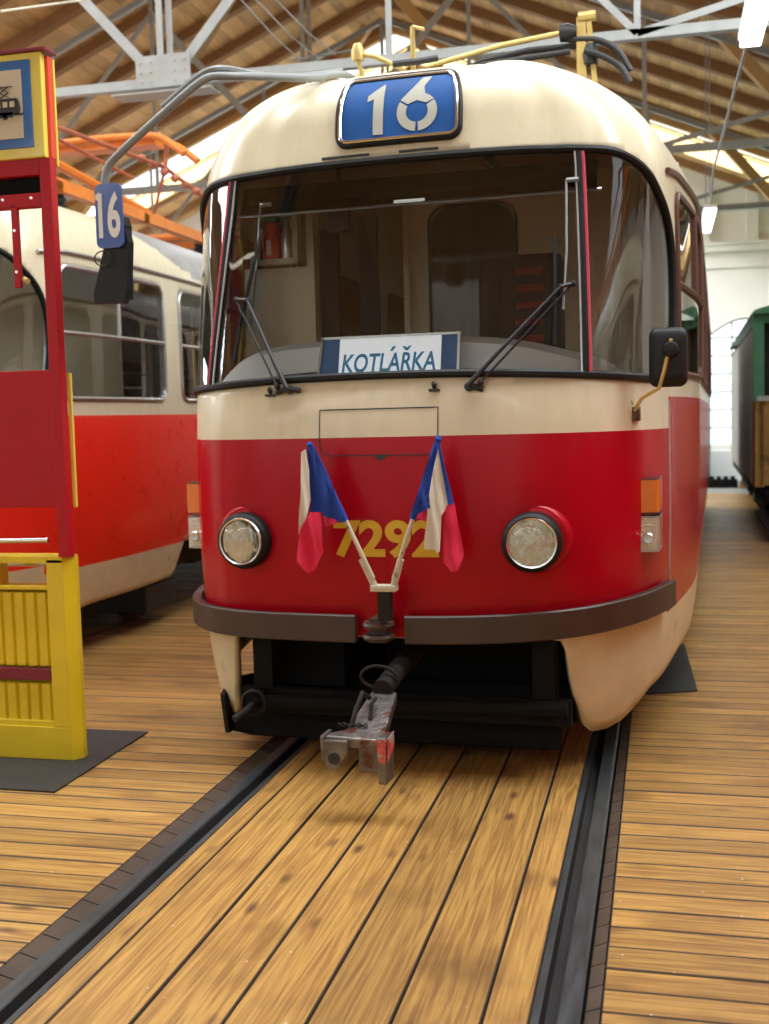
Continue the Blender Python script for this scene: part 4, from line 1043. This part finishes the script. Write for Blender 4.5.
for y in (3.2, 4.9, 6.6):
    for x in (-.45, .45):
        m = MB(); m.tube([(x, y, .86), (x, y, 2.85)], .018, 8); m.build('grab_pole', MT['gold'], NB)
        m = MB(); m.box((x * 2 - .22, y + .3, 1.25), (x * 2 + .22, y + .72, 1.31), 0, .02); m.box((x * 2 - .22, y + .68, 1.3), (x * 2 + .22, y + .74, 1.78), 0, .02); m.build('passenger_seat', MT['seatred'], NB)
# orange pantograph on its roof
O = MT['orange']; pg = MB()
for x in (-.55, .62): pg.bar((x, 2.0, 3.27), (x, 5.2, 3.27), .08, .09)
for y in (2.05, 5.1, 3.5): pg.bar((-.6, y, 3.26), (.66, y, 3.26), .10, .07)
pf = pg.build('pantograph_frame', O, NB)
for x in (-.5, .55):
    for y in (2.2, 4.9):
        m = MB(); m.lathe([(.06, 0), (.07, .03), (.045, .05), (.07, .08), (.045, .10), (.06, .13)], (x, y, 3.11), (0, 0, 1), 14); m.build('insulator', MT['black'], pf)
m = MB(); m.tube([(.45, 4.9, 3.32), (.2, 1.0, 3.74)], .040, 8); m.tube([(-.45, 4.9, 3.32), (-.2, 1.0, 3.74)], .035, 8); m.tube([(-.5, 4.9, 3.32), (.62, 4.9, 3.32)], .045, 8); m.build('lower_arm', O, pf)
m = MB(); m.tube([(.2, 1.0, 3.74), (.42, 2.6, 3.80), (.62, 4.0, 3.78)], .020, 8); m.tube([(.25, 2.4, 3.80), (.5, 3.6, 3.62)], .016, 8); m.tube([(.62, 4.0, 3.78), (.90, 5.1, 3.42)], .018, 8); m.tube([(.62, 4.0, 3.78), (.45, 4.1, 3.4)], .014, 8)
for k in range(7): m.lathe([(.02, 0), (.042, .03), (.02, .07)], (.50 + .045 * k, 3.7 + .13 * k, 3.80 - .035 * k), (1, .3, .2), 10)
m.tube(catmull([(.62, 4.0, 3.78), (.64, 4.0, 3.98), (.62, 3.9, 4.05)], 4), .022, 8); m.build('upper_arm', MT['orange2'], pf)
m = MB()
for dy in (0, .30): m.tube(catmull([(-1.05, 3.9 + dy, 3.88), (-.8, 3.9 + dy, 4.00), (-.4, 3.9 + dy, 4.04), (.3, 3.9 + dy, 4.05), (.62, 3.9 + dy, 4.02), (.85, 3.9 + dy, 3.86)], 5), .032, 8)
m.bar((-.6, 4.05, 4.0), (.55, 4.05, 4.0), .20, .05, (0, 0, 1)); m.build('collector_head', O, pf)

# a third tram stands beside the camera and is mirrored in the windscreen
RT = copy_tree(NB)
RT.location = (4.3, 7.2, 0); RT.rotation_euler = (0, 0, math.pi); RT['label'] = 'tram on the next track, seen only as a reflection in the right windscreen pane'

# ------------------------------------------------------------------ old wagon on the right
WG = empty('wagon', (3.04, 14.0, 0), -.024, 'weathered green and ochre wooden wagon at the right edge of the photo', 'wagon')
def wb(name, mt, *boxes):
    m = MB()
    for b in boxes: m.box(b[0], b[1], 0, b[2] if len(b) > 2 else 0)
    return m.build(name, mt, WG)
wb('side_boards', MT['pale'], *[((-1.02 - .0, .35 + k * .62, .62), (-.98, .35 + k * .62 + .40, 2.45)) for k in range(12)])
wb('side_posts', MT['rust'], *[((-1.015, .235 + k * .62, .60), (-.97, .30 + k * .62, 2.5)) for k in range(13)])
wb('lower_panel', MT['ochre'], ((-.95, 0, .62), (1.0, .05, 1.63)), ((-1.0, 0.0, .60), (-.9, .25, 1.60)))
wb('corner_post', MT['green'], ((-1.02, -.02, 1.60), (-.90, .12, 2.62)), ((.80, -.02, .6), (1.02, .12, 2.62)), ((-1.0, 0, 2.50), (1.0, .06, 2.66)))
wb('window_sill', MT['pale'], ((-.98, -.05, 1.60), (1.0, .02, 1.66)))
wb('dark_interior_sheet', MT['black'], ((-.96, .5, .6), (.95, .54, 2.55)), ((-.95, .3, .6), (-.93, 7.8, 2.4)))  # black sheets standing in for the shade inside the wagon
wb('window_post', MT['rust'], ((-.80, 0, 1.63), (-.74, .06, 2.5)), ((.1, 0, 1.63), (.16, .06, 2.5)))
m = MB(); V = []; f = []; n = 14
for y in (-.15, 8.1):
    for k in range(n + 1):
        a = math.pi * k / n; V.append((-1.05 * math.cos(a), y, 2.60 + .15 * math.sin(a)))
for k in range(n): f.append((k, k + 1, n + 2 + k, n + 1 + k))
f.append(tuple(range(n + 1))); f.append(tuple(range(n + 1, 2 * n + 2))); m.add(V, f); m.build('roof', MT['green'], WG)
m = MB(); m.box((-.98, 0.05, .48), (.98, 8.0, .62)); m.box((-.85, .6, .2), (.85, 3.2, .5)); m.box((-.85, 5, .2), (.85, 7.5, .5)); m.box((-.9, -.35, .42), (-.3, .05, .56), 0, .02); m.build('underframe', MT['under'], WG)
for y in (1.2, 2.7, 5.5, 7.0):
    m = MB(); 
    for sx in (-1, 1): m.lathe([(.05, .09), (.12, .09), (.13, .04), (.34, .04), (.36, .0), (.36, -.03), (.1, -.03)], (sx * .70, y, .34), (sx, 0, 0), 24)
    m.build('wheelset', MT['bogie'], WG)
m = MB(); m.prism([(-1.0, -.1, .30), (-.9, -.55, .12), (-.2, -.55, .12), (-.2, -.1, .30)], (0, 0, .05)); m.build('life_guard', MT['bogie'], WG)
m = MB(); m.lathe([(.05, 0), (.05, .03), (.0, .035)], (-.55, -.36, .52), (0, -1, 0), 14); m.build('red_lamp', MT['extred'], WG)
for k in range(2):
    m = MB(); x = -.6 + k * .3; m.lathe([(.02, 0), (.06, .04), (.03, .08), (.06, .12), (.02, .16)], (x, .5, 2.9), (0, 0, 1), 12); m.build('roof_insulator', MT['green'], WG)

# things by the back wall
m = MB(); m.box((1.65, 23.55, 0), (3.0, 23.85, .70), 0, .01); tag(m.build('cupboard', MT['white']), 'low white cupboard below the arched window', 'cupboard')
m = MB(); m.box((1.62, 23.3, 0), (1.86, 23.5, 1.15), 0, .01); tag(m.build('green_cabinet', MT['green']), 'narrow green cabinet partly hidden by the tram flank', 'cabinet')
m = MB(); m.box((1.7, 22.9, 0), (2.4, 23.2, .16), 0, .02)
for k in range(5): m.box((1.75 + k * .13, 22.95, .16), (1.83 + k * .13, 23.1, .22), 0, .01)
tag(m.build('track_spares', MT['under']), 'dark metal parts lying on the floor at the far wall', 'metal parts')
m = MB(); m.box((2.42, 22.7, 0), (2.62, 23.0, .13), 0, .01); tag(m.build('wooden_crate', MT['ochre']), 'small wooden crate on the floor beside dark metal parts', 'crate')

# mats on the floor
m = MB(); m.prism([(.62, 6.12, .002), (1.165, 6.33, .002), (1.12, 7.6, .002), (.62, 7.6, .002)], (0, 0, .006)); tag(m.build('drip_mat', MT['mat']), 'black mat lying on the planks under the right side of the tram', 'mat')

# ------------------------------------------------------------------ red and yellow stand on the left
PLT = MB(); PLT.prism([(-2.62, 4.20, .001), (-1.487, 4.20, .001), (-1.497, 5.12, .001), (-2.62, 5.12, .001)], (0, 0, .007))
tag(PLT.build('base_plate', MT['mat']), 'black steel base plate under the yellow and red stand', 'base plate')
K = empty('exhibit_stand', (-2.1, 4.6, .008), 0, 'tall red and yellow stand with a tram pictogram sign at the left edge', 'stand')
def kb(name, mt, *boxes, parent=None, ch=0.004):
    m = MB()
    for a, b in boxes: m.box((a[0] + 2.1, a[1] - 4.6, a[2] - .008), (b[0] + 2.1, b[1] - 4.6, b[2] - .008), 0, ch)
    return m.build(name, mt, parent or K)
def kp(name, mt, P, d, parent=None):
    m = MB(); m.prism([(p[0] + 2.1, p[1] - 4.6, p[2] - .008) for p in P], d); return m.build(name, mt, parent or K)
# yellow console
XL = -2.55
bx = MB()
def KB(a, b, ch=.004): bx.box((a[0] + 2.1, a[1] - 4.6, a[2] - .008), (b[0] + 2.1, b[1] - 4.6, b[2] - .008), 0, ch)
KB((XL, 4.61, .008), (-1.632, 4.69, .16)); KB((XL, 4.62, .16), (-1.715, 4.69, .185))
KB((-1.715, 4.61, .16), (-1.632, 4.69, .93)); KB((XL, 4.61, .91), (-1.632, 4.72, .945)); KB((XL, 4.61, .80), (XL + .09, 4.69, .93)); KB((-1.98, 4.61, .80), (-1.955, 4.69, .93)); KB((XL, 4.61, .79), (-1.715, 4.69, .81))
bx.prism([(a + 2.1, b - 4.6, 0) for a, b in ((-1.632, 4.61), (-1.597, 4.66), (-1.597, 4.69), (-1.632, 4.69))], (0, 0, .937))
bx.prism([(-2.5, .24, .15), (.385, .24, .15), (.385, .25, .93), (-.45, .25, .93)][0:0] or [(-.45, .09, .15), (.385, .09, .15), (.385, .09, .78), (-.45, .09, .78)], (0, .01, 0))
con = bx.build('console', MT['yellow'], K)
for (z0, z1) in ((.44, .775), (.185, .355)):
    m = MB(); V = []; f = []; x = XL + .02; pts = []
    while x < -1.72:
        pts += [(x, 0), (x + .034, 0), (x + .042, .014), (x + .050, .014), (x + .058, 0)]; x += .058
    pts = [q for q in pts if q[0] < -1.722]
    for (px, py) in pts:
        V.append((px + 2.1, py + .035, z0 - .008)); V.append((px + 2.1, py + .035, z1 - .008))
    for i in range(len(pts) - 1): f.append((2 * i, 2 * i + 2, 2 * i + 3, 2 * i + 1))
    m.add(V, f); so = m.build('slatted_panel', MT['yellow'], K); md = so.modifiers.new('s', 'SOLIDIFY'); md.thickness = .006
kb('red_stripe', MT['lid'], ((XL, 4.618, .372), (-1.722, 4.64, .428)))
m = MB()
for z, y in ((.985, .19), (.875, .19)): m.tube([(-.5, y, z - .008), (.30, y, z + .004)], .012, 10)
m.build('chrome_rail', MT['chrome'], K)
# red uprights and panels
fr = kb('frame', MT['redsign'], ((-1.645, 4.60, .94), (-1.592, 4.655, 2.69)), ((-2.58, 4.60, .94), (-2.52, 4.70, 2.69)), ((XL, 4.602, 2.62), (-1.646, 4.65, 2.69)), ((XL, 4.602, 2.485), (-1.646, 4.65, 2.545)))
kb('front_panel', MT['redsign'], ((XL, 4.602, 1.165), (-1.64, 4.625, 1.775)))
kb('yellow_strip', MT['yellow2'], ((-1.591, 4.655, 1.16), (-1.572, 4.668, 1.76)))
kb('dark_window', MT['under'], ((XL, 4.64, 2.545), (-1.655, 4.65, 2.62)))
kb('hanging_bar', MT['redsign'], ((-2.2, 4.602, 2.14), (-2.17, 4.625, 2.50))); hb = kb('hanging_bar', MT['redsign'], ((-1.795, 4.602, 2.14), (-1.765, 4.625, 2.50)))
m = MB(); m.tube([(.345, .02, 2.17), (.385, -.02, 2.155)], .012, 8); m.build('wooden_knob', MT['gold'], hb)
m = MB()
for x, z in ((-1.83, 2.515), (-1.69, 2.515), (-1.78, 2.38), (-1.78, 2.20)): m.lathe([(.006, 0), (.006, .004), (.002, .006)], (x + 2.1, 0, z), (0, -1, 0), 8)
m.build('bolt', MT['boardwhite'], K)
# sign box on top
sg_ = kb('sign_box', MT['yellow2'], ((-2.60, 4.585, 2.69), (-1.605, 4.62, 3.135)), ((-1.605, 4.655, 2.66), (-1.583, 4.668, 3.12)), ch=.006)
kb('sign_side', mat('orange_red_paint', (.75, .06, .03), .4, coat=.2), ((-2.58, 4.62, 2.69), (-1.590, 4.655, 3.125)), parent=sg_)
kb('sign_lid', MT['lid'], ((-2.63, 4.57, 3.135), (-1.575, 4.675, 3.150)), parent=sg_)
kb('blue_field', MT['blue'], ((-2.56, 4.579, 2.735), (-1.655, 4.587, 3.105)), parent=sg_, ch=.002)
kb('paper_field', MT['paper'], ((-2.52, 4.575, 2.775), (-1.698, 4.581, 3.065)), parent=sg_, ch=.001)
m = MB()
def pic(x0, x1, z0, z1): m.box((x0 + 2.1, -.029, z0 - .008), (x1 + 2.1, -.025, z1 - .008))
bxs = -1.712
m.prism([(x + 2.1, -.029, z - .008) for x, z in ((-2.10, 2.875), (bxs, 2.875), (bxs + .006, 2.90), (bxs, 2.93), (bxs - .008, 2.945), (-2.09, 2.945), (-2.10, 2.93))], (0, .004, 0))
pic(-2.06, bxs - .03, 2.865, 2.887); pic(bxs - .02, bxs + .02, 2.872, 2.88)
for wx in (-2.04, -1.99, -1.83, -1.78): m.lathe([(.0, .0), (.012, .0), (.012, .004)], (wx + 2.1, -.025, 2.868 - .008), (0, -1, 0), 14)
for a, b in (((-1.81, 2.945), (-1.76, 2.970)), ((-1.76, 2.970), (-1.80, 2.995)), ((-1.75, 2.945), (-1.80, 2.970)), ((-1.80, 2.970), (-1.76, 2.995)), ((-1.82, 2.995), (-1.74, 2.995))):
    m.bar((a[0] + 2.1, -.027, a[1] - .008), (b[0] + 2.1, -.027, b[1] - .008), .003, .004, (0, 1, 0))
m.build('tram_pictogram', MT['black'], sg_)
m = MB()
for k in range(10): m.box((-2.06 + k * .034 + 2.1, -.0305, 2.908 - .008), (-2.06 + k * .034 + .022 + 2.1, -.0285, 2.932 - .008))
m.build('pictogram_window', MT['paper'], sg_)
